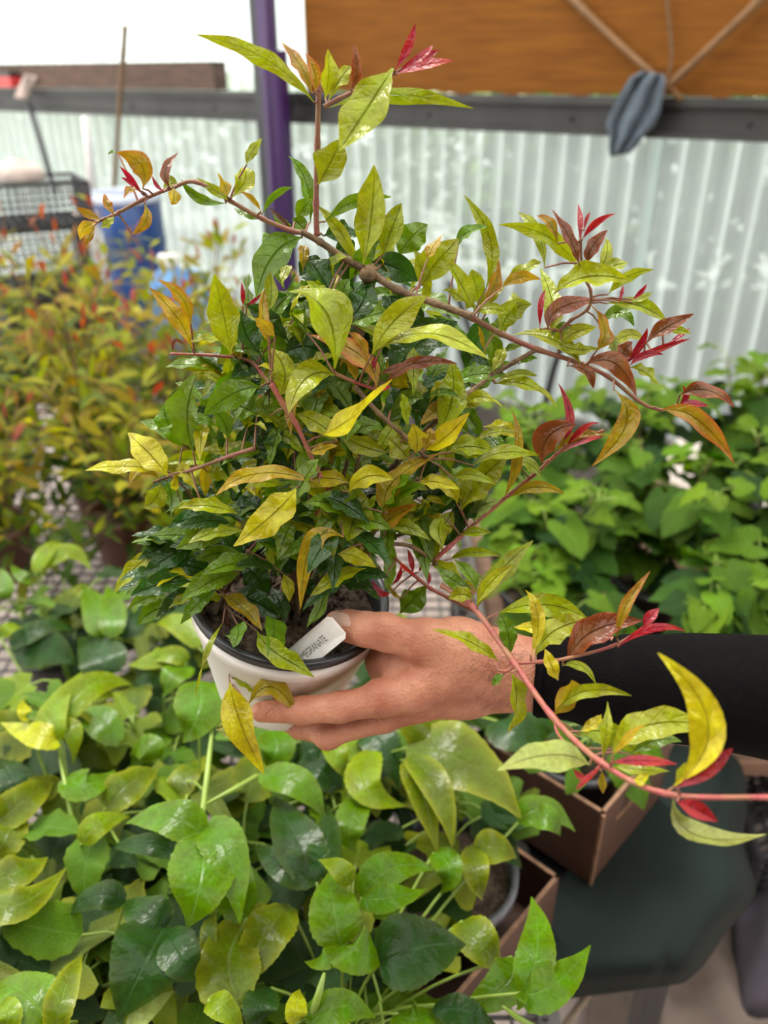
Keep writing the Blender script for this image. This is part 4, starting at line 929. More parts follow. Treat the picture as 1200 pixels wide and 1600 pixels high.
LEAF_N = [0]; PET = MB()
def dpot(px, py):
    if not (285 < px < 625 and py > 845): return 9.0
    r = ray(px, py); q = Rc + AX * 0.003; k = (q - CAM).dot(AX) / r.dot(AX)
    p = CAM + r * k
    if (p - Rc).length < RT_ * 1.05 or True and py < 1050 and (p - Rc).length < RT_ * 1.6: return k
    return 9.0
OFF = {'d': .030, 'g': .014, 'y': .002, 'Y': -.008, 'o': -.010, 'O': -.010, 'b': -.010, 'r': -.006, 'p': -.004, 'k': 0}
def mk_leaf(b, m_, t_, hwpx_world, c, rnd, twist=0.0):
    vw = (m_ - CAM).normalized(); ax = (t_ - b).normalized()
    nr = (-vw * 0.8 + V((0, 0, 0.55)) + V((rnd.gauss(0, .38), rnd.gauss(0, .22), rnd.gauss(0, .2)))).normalized()
    S = ax.cross(nr); S = S.normalized() if S.length > 1e-6 else ax.orthogonal().normalized(); vis = max(0.55, math.sqrt(max(0, 1 - S.dot(vw) ** 2)))
    cc, al = PAL[c]
    slim = c in 'rk'
    o = leaf_obj('leaf', [(blade_pts(T_LANCE, b, m_, t_, hwpx_world / vis * 1.1, nr, fold=rnd.uniform(0.1, 0.6), droop=rnd.uniform(0, .25), wave=0.0 if slim else rnd.uniform(.12, .38), wf=rnd.uniform(1.3, 2.8), ph=rnd.uniform(0, 6), twist=rnd.uniform(-.9, .9) if not slim else 0, scal=0 if slim else rnd.uniform(.04, .14), curl=0 if slim else rnd.gauss(-.04, .08) * (t_ - b).length), T_LANCE)], M_LEAF, jit(cc, 0.14), None, al * rnd.uniform(.6, 1.2), loc=b.copy())
    put(o, plant); LEAF_N[0] += 1
    q = min(BR_PTS, key=lambda p: (p - b).length_squared)
    L = (q - b).length
    if .0015 < L < 0.06: PET.tube([q, q.lerp(b, .5) + V((0, 0, .06 * L)), b], [.0008, .0007, .0006], 5, False)
    return o
def leaves(fr, rows, df=dcore, extra=0.0, core=True):
    ox, oy, sc = fr
    for k, row in enumerate(rows):
        bx, by, mx, my, tx, ty, wd, c = row[:8]; ex = row[8] if len(row) > 8 else 0.0
        rnd = random.Random(int(bx * 3 + by * 7 + tx * 11 + ox)); px = lambda x_, y_: (ox + x_ / sc, oy + y_ / sc)
        d0 = df(*px(bx, by)) + extra + ex + (OFF[c] if core else OFF[c] * .25) + rnd.uniform(-.008, .008)
        ln = math.hypot(tx - bx, ty - by) / sc * d0 / F_PX
        dt = rnd.gauss(-0.12, .28) * ln
        b = U(*px(bx, by), d0); m_ = U(*px(mx, my), d0 + dt * .35 - abs(rnd.gauss(0, .08)) * ln); t_ = U(*px(tx, ty), d0 + dt)
        lim = [dpot(*px(bx, by)) - .003, dpot(*px(mx, my)) - .010, dpot(*px(tx, ty)) - .006]
        dm = d0 + dt * .35; 
        if d0 > lim[0]: b = U(*px(bx, by), lim[0])
        if (m_ - CAM).dot(FW) > lim[1]: m_ = U(*px(mx, my), lim[1])
        if d0 + dt > lim[2]: t_ = U(*px(tx, ty), lim[2])
        mk_leaf(b, m_, t_, wd / sc / 2 * d0 / F_PX, c, rnd)
leaves(A_, [
    (755, 250, 600, 115, 395, 45, 45, 'y'), (750, 225, 715, 140, 658, 68, 36, 'o'), (757, 220, 758, 165, 730, 105, 32, 'o'), (790, 240, 800, 165, 800, 90, 48, 'y'), (800, 245, 835, 180, 868, 135, 44, 'y'),
    (868, 215, 885, 150, 870, 78, 30, 'b'), (1000, 155, 1040, 85, 1062, 12, 24, 'r'), (1003, 165, 1070, 130, 1135, 92, 27, 'r'), (1005, 167, 1090, 138, 1178, 125, 24, 'r'), (1020, 150, 1080, 115, 1115, 78, 20, 'r'),
    (995, 148, 915, 275, 832, 402, 108, 'y', -.012), (768, 500, 808, 430, 836, 362, 88, 'y', -.006), (800, 268, 1000, 226, 1187, 272, 40, 'y'), (745, 612, 735, 500, 690, 402, 42, 'g'), (702, 604, 725, 570, 752, 545, 42, 'g'),
    (508, 538, 548, 485, 540, 437, 56, 'y'), (552, 440, 568, 400, 603, 358, 28, 'y'), (500, 545, 460, 520, 402, 480, 26, 'y'), (490, 556, 410, 542, 350, 483, 26, 'g'), (495, 538, 485, 500, 468, 463, 32, 'O'),
    (600, 588, 640, 530, 695, 510, 20, 'g'), (595, 582, 570, 545, 535, 522, 15, 'o'), (598, 606, 550, 590, 512, 568, 18, 'g'), (692, 642, 655, 605, 620, 570, 14, 'k'), (690, 637, 660, 612, 628, 588, 30, 'g'), (728, 642, 712, 620, 690, 604, 40, 'g'),
    (322, 512, 306, 460, 345, 396, 26, 'b'), (330, 510, 332, 540, 325, 560, 34, 'O'), (302, 522, 280, 502, 267, 474, 11, 'r'), (345, 498, 322, 498, 300, 512, 30, 'y'),
    (238, 512, 232, 440, 160, 403, 58, 'o'), (162, 403, 145, 402, 130, 408, 8, 'g'), (235, 527, 200, 482, 168, 445, 16, 'r'), (240, 532, 205, 498, 172, 478, 13, 'r'), (235, 520, 205, 513, 180, 542, 18, 'o'),
    (243, 558, 248, 610, 203, 650, 30, 'o'), (204, 648, 200, 665, 195, 680, 5, 'k'), (152, 592, 132, 560, 125, 523, 24, 'o'), (112, 607, 75, 590, 38, 568, 22, 'o'), (105, 612, 80, 617, 54, 608, 13, 'r'), (100, 615, 62, 632, 50, 668, 34, 'O'), (95, 620, 78, 655, 62, 688, 20, 'o'), (152, 595, 132, 617, 110, 627, 22, 'y'),
    (905, 742, 930, 590, 932, 446, 80, 'y', -.01), (892, 752, 840, 650, 765, 562, 36, 'y'), (790, 612, 880, 550, 985, 545, 38, 'g'), (785, 655, 840, 645, 892, 657, 58, 'd'), (965, 712, 990, 640, 1022, 558, 76, 'y'), (1010, 718, 1050, 660, 1098, 618, 76, 'g'), (1100, 722, 1112, 690, 1135, 635, 36, 'O'),
    (720, 660, 632, 715, 582, 840, 84, 'g'), (802, 832, 755, 765, 722, 713, 78, 'd'), (928, 735, 1000, 750, 1070, 792, 78, 'd', -.025), (1083, 802, 1130, 730, 1196, 668, 84, 'y'), (1075, 812, 1082, 750, 1068, 698, 40, 'y'), (880, 770, 900, 730, 960, 700, 50, 'g'), (820, 700, 850, 690, 880, 720, 50, 'd')])
leaves(E_, [
    (345, 372, 322, 250, 290, 106, 92, 'y'), (215, 352, 165, 250, 72, 153, 52, 'O'), (210, 272, 182, 185, 103, 123, 40, 'o'), (150, 367, 160, 330, 196, 342, 13, 'b'), (442, 372, 395, 300, 385, 225, 78, 'd', -.015), (470, 332, 452, 260, 445, 158, 36, 'O'), (492, 312, 460, 280, 425, 250, 42, 'O'), (470, 232, 482, 170, 485, 98, 42, 'y'),
    (385, 212, 385, 170, 380, 130, 14, 'r'), (398, 207, 425, 192, 447, 168, 12, 'r'), (690, 420, 665, 230, 543, 118, 112, 'y', -.008), (682, 172, 640, 100, 610, 48, 74, 'd', -.015), (655, 195, 640, 160, 605, 120, 44, 'y'), (742, 252, 785, 200, 800, 138, 92, 'd', -.02), (720, 232, 718, 170, 742, 118, 54, 'g'),
    (818, 372, 890, 260, 998, 174, 84, 'y', -.012), (738, 272, 800, 245, 872, 225, 54, 'g'), (848, 352, 1010, 305, 1198, 402, 60, 'y', -.012), (878, 475, 960, 350, 1102, 262, 96, 'd'), (832, 484, 780, 375, 612, 298, 58, 'o'), (802, 402, 782, 335, 738, 298, 32, 'o'), (860, 474, 960, 402, 1102, 402, 36, 'b'), (840, 442, 920, 412, 1005, 405, 26, 'b'),
    (830, 422, 830, 400, 842, 378, 16, 'r'), (838, 492, 860, 486, 882, 476, 14, 'r'), (762, 462, 752, 420, 708, 378, 27, 'O'), (692, 440, 595, 455, 543, 575, 86, 'y', -.01), (523, 372, 590, 345, 660, 372, 82, 'd'), (505, 512, 525, 430, 478, 346, 92, 'y', -.008), (655, 642, 755, 585, 908, 478, 80, 'Y'), (702, 662, 640, 605, 562, 570, 62, 'y'),
    (640, 560, 720, 555, 802, 602, 62, 'd'), (217, 692, 200, 570, 237, 436, 102, 'g', -.012), (182, 684, 138, 610, 118, 540, 72, 'g'), (442, 480, 350, 505, 253, 575, 84, 'g', -.01), (432, 575, 390, 552, 338, 540, 76, 'g'), (332, 652, 322, 600, 283, 553, 52, 'g'), (477, 578, 452, 545, 470, 508, 46, 'g'), (368, 692, 450, 693, 532, 742, 64, 'd'),
    (608, 702, 650, 688, 698, 674, 38, 'O'), (872, 702, 790, 682, 708, 640, 58, 'y'), (942, 722, 908, 685, 878, 645, 74, 'y'), (962, 704, 968, 650, 950, 598, 58, 'Y'), (990, 692, 1008, 650, 1012, 618, 42, 'O'), (1000, 692, 1070, 645, 1147, 568, 62, 'Y'), (1035, 642, 1085, 520, 1080, 398, 88, 'y'), (990, 604, 1010, 540, 1042, 498, 64, 'd'),
    (1100, 552, 1150, 528, 1205, 520, 42, 'y'), (1088, 702, 1150, 688, 1210, 690, 64, 'y'), (1113, 884, 1145, 800, 1210, 745, 84, 'y'), (868, 904, 885, 800, 1042, 688, 72, 'O', -.008), (820, 962, 880, 922, 968, 873, 56, 'o'), (740, 832, 800, 782, 888, 790, 64, 'Y'), (1102, 874, 1065, 812, 968, 800, 48, 'Y'), (1102, 984, 1108, 920, 1095, 868, 48, 'd', -.02),
    (640, 802, 440, 772, 298, 848, 46, 'O', -.01), (740, 802, 650, 785, 538, 802, 62, 'Y'), (562, 822, 490, 905, 352, 1014, 98, 'Y', -.004), (472, 892, 400, 885, 322, 897, 78, 'd', -.012), (470, 962, 540, 965, 624, 992, 84, 'y'), (802, 852, 765, 905, 738, 994, 112, 'y', -.006), (710, 1035, 770, 1052, 824, 1092, 52, 'Y'),
    (690, 870, 655, 890, 622, 912, 16, 'r'), (700, 885, 670, 905, 640, 900, 12, 'r'), (688, 862, 670, 850, 650, 865, 12, 'r'), (560, 250, 520, 210, 500, 160, 60, 'd'), (600, 300, 570, 240, 560, 210, 40, 'g'), (930, 300, 900, 280, 920, 240, 60, 'd'), (960, 560, 930, 520, 900, 540, 60, 'd'), (760, 640, 800, 610, 860, 620, 50, 'g'), (560, 760, 600, 730, 680, 740, 50, 'g'),
    (880, 560, 940, 520, 990, 520, 50, 'g'), (400, 620, 460, 600, 520, 640, 60, 'd'), (1010, 880, 1000, 820, 960, 800, 70, 'd'), (900, 860, 930, 830, 1000, 840, 60, 'd'), (440, 830, 500, 800, 560, 800, 50, 'g'), (1140, 640, 1100, 600, 1060, 600, 50, 'g'), (1150, 480, 1110, 470, 1060, 500, 50, 'g'), (1060, 920, 1040, 960, 1060, 1020, 60, 'y')])
leaves(Ff, [
    (328, 238, 262, 160, 178, 82, 92, 'Y', -.01), (292, 217, 170, 202, 22, 200, 46, 'Y'), (302, 252, 230, 215, 178, 275, 40, 'O'), (302, 265, 285, 320, 243, 352, 68, 'y'), (325, 256, 342, 320, 345, 392, 68, 'g'), (345, 242, 395, 225, 442, 322, 46, 'Y'), (345, 248, 352, 275, 362, 215, 30, 'Y'), (375, 332, 388, 370, 370, 455, 46, 'y'), (470, 225, 500, 233, 533, 247, 42, 'y'),
    (692, 352, 610, 338, 533, 347, 74, 'g'), (462, 398, 452, 430, 424, 457, 52, 'Y'), (556, 604, 545, 480, 436, 394, 82, 'd', -.03), (462, 500, 330, 520, 163, 655, 92, 'g'), (437, 525, 335, 575, 222, 654, 78, 'g', -.012), (512, 652, 400, 598, 293, 647, 42, 'Y', -.01), (422, 700, 310, 715, 212, 775, 64, 'g', -.012), (502, 500, 440, 490, 393, 487, 54, 'd'),
    (507, 642, 482, 590, 462, 556, 64, 'y'), (490, 672, 440, 690, 413, 680, 42, 'y'), (520, 672, 500, 675, 480, 690, 34, 'y'), (520, 670, 598, 715, 667, 804, 58, 'O', -.015), (650, 800, 730, 885, 875, 937, 68, 'y', -.03), (560, 662, 640, 692, 742, 752, 82, 'd', -.01), (600, 562, 645, 600, 692, 664, 92, 'd'), (702, 642, 732, 700, 747, 764, 62, 'd'),
    (690, 742, 712, 800, 690, 894, 72, 'g'), (577, 772, 582, 810, 558, 854, 62, 'g'), (527, 770, 465, 880, 424, 1018, 18, 'y', -.02), (745, 592, 762, 640, 770, 692, 42, 'Y'), (892, 592, 885, 700, 838, 794, 58, 'g', -.01), (915, 560, 1000, 615, 1084, 694, 82, 'd', -.012), (940, 522, 1000, 528, 1068, 572, 56, 'Y'), (962, 460, 850, 485, 808, 724, 66, 'O', -.01),
    (552, 985, 585, 1120, 662, 1325, 98, 'Y', -.05), (562, 970, 620, 982, 672, 1012, 54, 'y', -.04), (618, 1066, 705, 1000, 792, 1104, 66, 'O', -.05), (572, 1160, 540, 1165, 503, 1148, 42, 'p', -.03), (480, 500, 430, 520, 300, 500, 60, 'd'), (560, 520, 590, 480, 640, 470, 60, 'd'), (470, 460, 400, 450, 330, 480, 60, 'd'),
    (800, 560, 760, 560, 700, 600, 60, 'd'), (860, 600, 830, 640, 820, 560, 60, 'd'), (430, 330, 450, 300, 500, 290, 60, 'd'), (520, 330, 560, 280, 620, 270, 70, 'd'), (640, 260, 700, 230, 760, 250, 60, 'd')])
leaves(G_, [
    (150, 150, 200, 70, 287, 3, 46, 'y'), (135, 95, 70, 65, 0, 8, 50, 'g'), (132, 132, 95, 112, 48, 130, 52, 'y'), (152, 102, 120, 40, 75, -5, 36, 'g'), (228, 352, 130, 285, -5, 228, 46, 'y'), (268, 335, 262, 250, 232, 178, 56, 'g'), (228, 180, 390, 150, 548, 197, 72, 'y'), (345, 332, 372, 200, 328, 92, 46, 'Y'), (362, 332, 430, 245, 562, 203, 82, 'y'), (280, 230, 350, 232, 412, 230, 36, 'Y'),
    (478, 347, 565, 245, 725, 188, 90, 'b'), (655, 272, 690, 150, 778, 28, 36, 'o'), (750, 227, 775, 195, 807, 163, 36, 'r'), (660, 302, 780, 235, 903, 245, 28, 'r'), (442, 422, 420, 370, 398, 308, 46, 'Y'), (428, 548, 480, 475, 497, 425, 76, 'O'), (460, 370, 530, 372, 597, 437, 32, 'y'), (430, 542, 540, 462, 707, 477, 46, 'y'), (275, 396, 292, 500, 260, 608, 62, 'y'), (247, 400, 225, 418, 203, 442, 26, 'g'),
    (558, 727, 430, 690, 238, 725, 100, 'p'), (605, 702, 617, 600, 620, 498, 36, 'y'), (518, 607, 570, 580, 602, 548, 36, 'Y'), (640, 692, 690, 632, 717, 578, 26, 'O'), (640, 682, 770, 585, 1022, 600, 98, 'y', .02), (518, 620, 620, 612, 745, 692, 82, 'y', .03), (630, 720, 750, 712, 874, 725, 36, 'r'), (640, 732, 740, 745, 845, 752, 42, 'y', .015),
    (862, 802, 985, 580, 803, 328, 110, 'Y'), (868, 802, 888, 760, 906, 718, 32, 'y'), (870, 812, 980, 740, 1073, 668, 58, 'r'), (715, 770, 740, 780, 768, 755, 38, 'Y'), (858, 850, 945, 985, 1195, 990, 76, 'p'), (870, 860, 940, 888, 1018, 932, 56, 'r'), (600, 730, 545, 780, 508, 817, 18, 'r'), (498, 740, 520, 768, 548, 770, 22, 'r'), (600, 750, 602, 790, 605, 832, 26, 'O'), (700, 690, 800, 640, 870, 650, 50, 'g', .03)], Gd, core=False)
leaves(D_, [
    (142, 412, 158, 230, 53, 62, 52, 'y'), (38, 252, 70, 203, 152, 183, 36, 'g'), (110, 482, 50, 440, 0, 398, 52, 'y'), (100, 492, 50, 400, -10, 300, 56, 'y'), (122, 482, 102, 400, 90, 338, 62, 'y'), (130, 472, 178, 390, 192, 298, 42, 'o'), (110, 492, 170, 428, 212, 408, 46, 'y'), (110, 496, 160, 485, 222, 492, 42, 'y'), (198, 412, 270, 367, 352, 387, 42, 'O'), (203, 392, 290, 338, 352, 318, 42, 'y'),
    (362, 332, 335, 200, 253, 116, 42, 'y'), (497, 352, 385, 220, 218, 166, 54, 'y'), (410, 242, 382, 168, 333, 136, 30, 'o'), (492, 322, 455, 220, 388, 122, 38, 'b'), (495, 232, 497, 160, 488, 93, 20, 'r'), (503, 228, 550, 168, 628, 129, 24, 'r'), (510, 192, 520, 150, 534, 123, 13, 'r'), (520, 317, 540, 255, 592, 200, 48, 'b'), (563, 352, 595, 285, 597, 216, 42, 'y'), (570, 352, 620, 325, 678, 310, 52, 'y'),
    (398, 428, 520, 368, 678, 382, 68, 'y', -.01), (600, 432, 670, 367, 772, 340, 38, 'y'), (640, 462, 652, 425, 656, 398, 12, 'r'), (690, 452, 722, 425, 746, 393, 16, 'r'), (690, 462, 730, 443, 768, 423, 22, 'y'), (375, 562, 425, 480, 595, 433, 62, 'b'), (385, 572, 395, 480, 348, 328, 72, 'y'), (345, 562, 348, 470, 366, 413, 20, 'r'), (195, 582, 235, 498, 313, 468, 78, 'y'), (212, 582, 240, 500, 247, 428, 62, 'y'),
    (598, 466, 720, 475, 835, 532, 48, 'y'), (558, 642, 588, 560, 537, 455, 52, 'o'), (568, 542, 640, 500, 697, 553, 46, 'g'), (620, 692, 625, 620, 588, 556, 32, 'p'), (497, 692, 395, 600, 238, 563, 64, 'y', -.012), (428, 612, 480, 575, 555, 560, 52, 'y'), (638, 714, 658, 650, 695, 608, 54, 'b'), (658, 702, 720, 625, 747, 558, 26, 'r'), (678, 702, 740, 658, 808, 658, 26, 'r'), (698, 682, 790, 638, 910, 598, 22, 'r'), (818, 622, 870, 592, 907, 557, 16, 'r'),
    (738, 622, 815, 555, 918, 504, 44, 'b'), (742, 612, 680, 585, 600, 640, 40, 'y'), (800, 540, 850, 560, 915, 575, 30, 'y'), (513, 697, 625, 690, 703, 812, 68, 'b', -.012), (680, 706, 740, 725, 792, 777, 38, 'y'), (448, 700, 520, 722, 547, 782, 34, 'b'), (622, 790, 668, 920, 537, 1062, 72, 'O', -.01), (868, 812, 970, 790, 1082, 850, 54, 'b'), (858, 852, 892, 820, 878, 773, 22, 'r'), (868, 852, 920, 842, 978, 852, 27, 'r'),
    (798, 866, 935, 900, 1088, 1067, 64, 'o', -.008), (155, 717, 175, 640, 148, 578, 54, 'g'), (165, 722, 195, 665, 207, 628, 42, 'y'), (135, 642, 127, 590, 114, 558, 16, 'O'), (180, 762, 260, 730, 342, 737, 28, 'y'), (175, 767, 300, 770, 428, 837, 42, 'y'), (268, 692, 300, 673, 337, 672, 22, 'g'), (203, 652, 240, 628, 283, 620, 24, 'g'), (58, 852, 120, 815, 207, 852, 40, 'y'), (480, 560, 430, 560, 390, 580, 44, 'g'), (420, 620, 480, 640, 560, 640, 40, 'y')])
leaves(H_, [
    (353, 392, 375, 295, 475, 232, 92, 'b'), (430, 314, 458, 220, 413, 92, 30, 'r'), (398, 352, 480, 290, 600, 268, 34, 'o'), (440, 332, 510, 268, 568, 243, 24, 'r'), (438, 348, 510, 308, 583, 296, 22, 'r'), (210, 522, 262, 370, 266, 186, 36, 'O'), (230, 522, 330, 482, 438, 507, 42, 'O'), (98, 614, 118, 560, 195, 538, 60, 'p'), (48, 662, 100, 652, 163, 650, 32, 'y'), (48, 574, 115, 465, 245, 340, 92, 'y'),
    (5, 352, 80, 330, 175, 347, 64, 'y'), (95, 402, 200, 352, 352, 352, 42, 'y'), (238, 388, 300, 395, 347, 442, 42, 'y'), (108, 934, 195, 800, 345, 683, 70, 'y', -.015), (0, 757, 90, 728, 195, 742, 32, 'y'), (18, 750, 80, 805, 155, 855, 42, 'p'), (-20, 700, 20, 660, 60, 560, 50, 'd')])
leaves(I_, [
    (428, 1130, 425, 1020, 485, 918, 60, 'y'), (400, 1140, 490, 1165, 583, 1264, 74, 'y'), (230, 1405, 300, 1330, 372, 1258, 130, 'g', -.02), (430, 1004, 470, 920, 522, 848, 92, 'y'), (540, 984, 565, 880, 543, 785, 72, 'd', -.03), (148, 952, 260, 925, 404, 1004, 64, 'y'), (180, 1290, 120, 1290, 75, 1220, 36, 'r'), (185, 1250, 225, 1200, 235, 1140, 24, 'r'), (150, 1200, 110, 1170, 85, 1140, 22, 'r'), (300, 1190, 290, 1120, 270, 1050, 30, 'r'),
    (380, 1250, 385, 1200, 350, 1140, 24, 'r'), (330, 1180, 350, 1140, 350, 1100, 20, 'r'), (230, 1130, 260, 1160, 320, 1200, 22, 'r'), (640, 1330, 580, 1260, 500, 1300, 70, 'y'), (560, 1300, 600, 1270, 660, 1290, 50, 'O'), (680, 1340, 720, 1260, 700, 1170, 60, 'p'), (60, 1100, 30, 1040, 10, 990, 50, 'O'), (240, 1320, 200, 1300, 170, 1250, 24, 'O'), (330, 700, 420, 680, 560, 720, 70, 'Y'), (520, 660, 620, 640, 760, 690, 60, 'y')])
print('traced leaves', LEAF_N[0])
rnd = random.Random(99)
while LEAF_N[0] < 298:
    th = rnd.uniform(0, 6.283); r = math.sqrt(rnd.random()); px = 520 + 205 * r * math.cos(th); py = 665 + 225 * r * math.sin(th)
    d0 = dcore(px, py) + rnd.uniform(.045, .10); b = U(px, py, d0); a = rnd.uniform(0, 6.283); ln = rnd.uniform(.035, .055)
    dv = (RT * math.cos(a) + UP * math.sin(a) * 0.8 + FW * rnd.gauss(-.2, .4)).normalized() * ln
    mk_leaf(b, b + dv * .5 + V((0, 0, .004)), b + dv, rnd.uniform(.007, .011), rnd.choice('ddgygy'), rnd)
INN = []; TONE = []
for k in range(480):
    th = rnd.uniform(0, 6.283); r = rnd.random() ** .58; px = 525 + 232 * r * math.cos(th); py = 668 + 250 * r * math.sin(th)
    if py > 850: continue
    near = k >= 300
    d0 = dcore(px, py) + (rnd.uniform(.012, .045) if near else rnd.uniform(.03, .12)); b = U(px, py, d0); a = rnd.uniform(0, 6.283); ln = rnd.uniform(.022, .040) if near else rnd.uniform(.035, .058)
    dv = (RT * math.cos(a) + UP * math.sin(a) * 0.8 + FW * rnd.gauss(-.1, .5)).normalized() * ln
    nr = ((CAM - b).normalized() * .7 + V((rnd.gauss(0, .45), rnd.gauss(0, .35), .8))).normalized()
    INN.append((blade_pts(T_LANCE, b, b + dv * .5 + V((0, 0, .004)), b + dv, ln * rnd.uniform(.13, .2), nr, fold=rnd.uniform(.1, .5), wave=rnd.uniform(.1, .35), ph=rnd.uniform(0, 6), twist=rnd.uniform(-.8, .8), scal=.1), T_LANCE))
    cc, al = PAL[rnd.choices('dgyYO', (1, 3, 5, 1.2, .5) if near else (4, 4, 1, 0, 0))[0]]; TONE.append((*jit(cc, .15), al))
for k in range(64):          # low leaves hanging over the soil and the left rim
    px = rnd.uniform(250, 590); py = rnd.uniform(800, 905) + (40 if px < 340 else 0)
    d0 = min(dcore(px, py), dpot(px, py) - .018) - rnd.uniform(-.004, .022); b = U(px, py, d0); a = rnd.uniform(2.8, 4.3) if px < 400 else rnd.uniform(0, 6.283); ln = rnd.uniform(.030, .052)
    dv = (RT * math.cos(a) + UP * math.sin(a) * 0.55 + FW * rnd.gauss(-.25, .2)).normalized() * ln
    nr = ((CAM - b).normalized() * .7 + V((rnd.gauss(0, .4), rnd.gauss(0, .3), .8))).normalized()
    INN.append((blade_pts(T_LANCE, b, b + dv * .5 + V((0, 0, .004)), b + dv, ln * rnd.uniform(.14, .2), nr, fold=rnd.uniform(.1, .5), wave=rnd.uniform(.1, .35), ph=rnd.uniform(0, 6), twist=rnd.uniform(-.6, .6), scal=.1), T_LANCE))
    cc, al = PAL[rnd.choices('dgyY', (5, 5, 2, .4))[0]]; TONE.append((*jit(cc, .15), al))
o = leaf_obj('inner_leaves', INN, M_LEAFMIX, (1, 1, 1), None, 0.0, loc=Rc.copy()); put(o, plant); o['kind'] = 'stuff'
ca = o.data.color_attributes.new('leaf_tone', 'FLOAT_COLOR', 'POINT'); nv_ = len(T_LANCE[0])
ca.data.foreach_set('color', np.repeat(np.array(TONE, dtype=np.float32), nv_, axis=0).ravel())
if PET.v: o = pb(PET, 'petioles', M_BARKRED); o['kind'] = 'stuff'
# a dead curled leaf on the rim side is part of the traced set; plant tag next
Lc = [U(510, 968, .603), U(549, 986, .600), U(497, 1036, .609), U(452, 1012, .612)]
mid_lo = (Lc[2] + Lc[3]) / 2; mid_hi = (Lc[0] + Lc[1]) / 2; xl = (mid_hi - mid_lo).normalized(); yl = ((Lc[3] - Lc[2])); yl = (yl - xl * yl.dot(xl)).normalized(); zl = xl.cross(yl)
if zl.dot(CAM - mid_lo) < 0: zl = -zl
Lt = (mid_hi - mid_lo).length; hw = 0.0108
tg = thing('plant_tag', 'white plastic plant tag lettered POMEGRANATE, tucked under the thumb', 'plant tag', mid_lo)
def tl(x, y, z=0): return mid_lo + xl * x + yl * y + zl * z
out = [(-.045, -hw * .5), (-.025, -hw), (Lt - .003, -hw), (Lt, -hw + .003), (Lt, hw - .003), (Lt - .003, hw), (-.025, hw), (-.045, hw * .5)]
nn_ = len(out); bz = lambda x: -0.5 * max(0, -x) ** 1.0
mb = MB(); mb.add([tl(x, y, .0006 + bz(x)) for x, y in out] + [tl(x, y, -.0006 + bz(x)) for x, y in out], [tuple(range(nn_)), tuple(range(nn_, 2 * nn_))[::-1]] + [(i, i + nn_, (i + 1) % nn_ + nn_, (i + 1) % nn_) for i in range(nn_)])
plate = put(mb.build('tag_plate', M_TAG, smooth=False), tg)
fc = bpy.data.curves.new('lettering', 'FONT'); fc.body = 'POMEGRANATE'; fc.size = 0.0082; fc.space_character = 0.92
fo = bpy.data.objects.new('lettering', fc); COL.objects.link(fo); bpy.context.view_layer.update()
me = bpy.data.meshes.new_from_object(fo.evaluated_get(bpy.context.evaluated_depsgraph_get())); bpy.data.objects.remove(fo)
lo_ = bpy.data.objects.new('lettering', me); COL.objects.link(lo_); me.materials.clear(); me.materials.append(M_INK); lo_.parent = plate
o3 = tl(-.0075, -.0030, .0009)
lo_.matrix_basis = Matrix(((xl.x * .56, yl.x, zl.x, o3.x), (xl.y * .56, yl.y, zl.y, o3.y), (xl.z * .56, yl.z, zl.z, o3.z), (0, 0, 0, 1)))

# ================================================================== HAND, FOREARM AND SLEEVE
def surface_nets(Fv, org, h):
    S = Fv < 0; nx, ny, nz = Fv.shape
    cnt = np.zeros((nx - 1, ny - 1, nz - 1)); acc = np.zeros((nx - 1, ny - 1, nz - 1, 3))
    cs = [(i, j, k) for i in (0, 1) for j in (0, 1) for k in (0, 1)]
    sl = lambda c: tuple(slice(c[a], Fv.shape[a] - 1 + c[a]) for a in range(3))
    for a in cs:
        for ax in range(3):
            if a[ax] == 0:
                b = list(a); b[ax] = 1; b = tuple(b); fa = Fv[sl(a)]; fb = Fv[sl(b)]; mk = (fa < 0) != (fb < 0)
                t = np.where(mk, fa / np.where(mk, fa - fb, 1), 0); cnt += mk
                for q in range(3): acc[..., q] += mk * (a[q] + (t if q == ax else 0))
    idx = -np.ones(cnt.shape, dtype=np.int64); act = cnt > 0; idx[act] = np.arange(act.sum())
    ii = np.argwhere(act); pos = (ii + acc[act] / cnt[act][:, None]) * h + org; quads = []
    for ax in range(3):
        o1, o2 = [q for q in range(3) if q != ax]
        s0 = [slice(1, -1)] * 3; s0[ax] = slice(0, -1); s1 = [slice(1, -1)] * 3; s1[ax] = slice(1, None)
        A0 = S[tuple(s0)]; A1 = S[tuple(s1)]; e = np.argwhere(A0 != A1); fl_ = A0[tuple(e.T)]
        off = np.ones(3, dtype=int); off[ax] = 0; g = e + off
        def cell(d1, d2):
            c = g.copy(); c[:, o1] -= d1; c[:, o2] -= d2; return idx[tuple(c.T)]
        q = np.stack([cell(1, 1), cell(0, 1), cell(0, 0), cell(1, 0)], 1)
        if ax == 1: q = q[:, ::-1]
        q = np.where(fl_[:, None], q, q[:, ::-1]); quads.append(q)
    return pos, np.concatenate(quads)
def rcone(X, a, r1, b, r2):
    a = np.array(a); b = np.array(b); ba = b - a; L2 = ba @ ba; t = np.clip(((X - a) @ ba) / L2, 0, 1)
    return np.linalg.norm(X - a - t[..., None] * ba, axis=-1) - (r1 + (r2 - r1) * t)
def smin(a, b, k):
    h_ = np.clip(0.5 + 0.5 * (b - a) / k, 0, 1); return b + (a - b) * h_ - k * h_ * (1 - h_)
def u(px, py, d): return tuple(U(px, py, d))
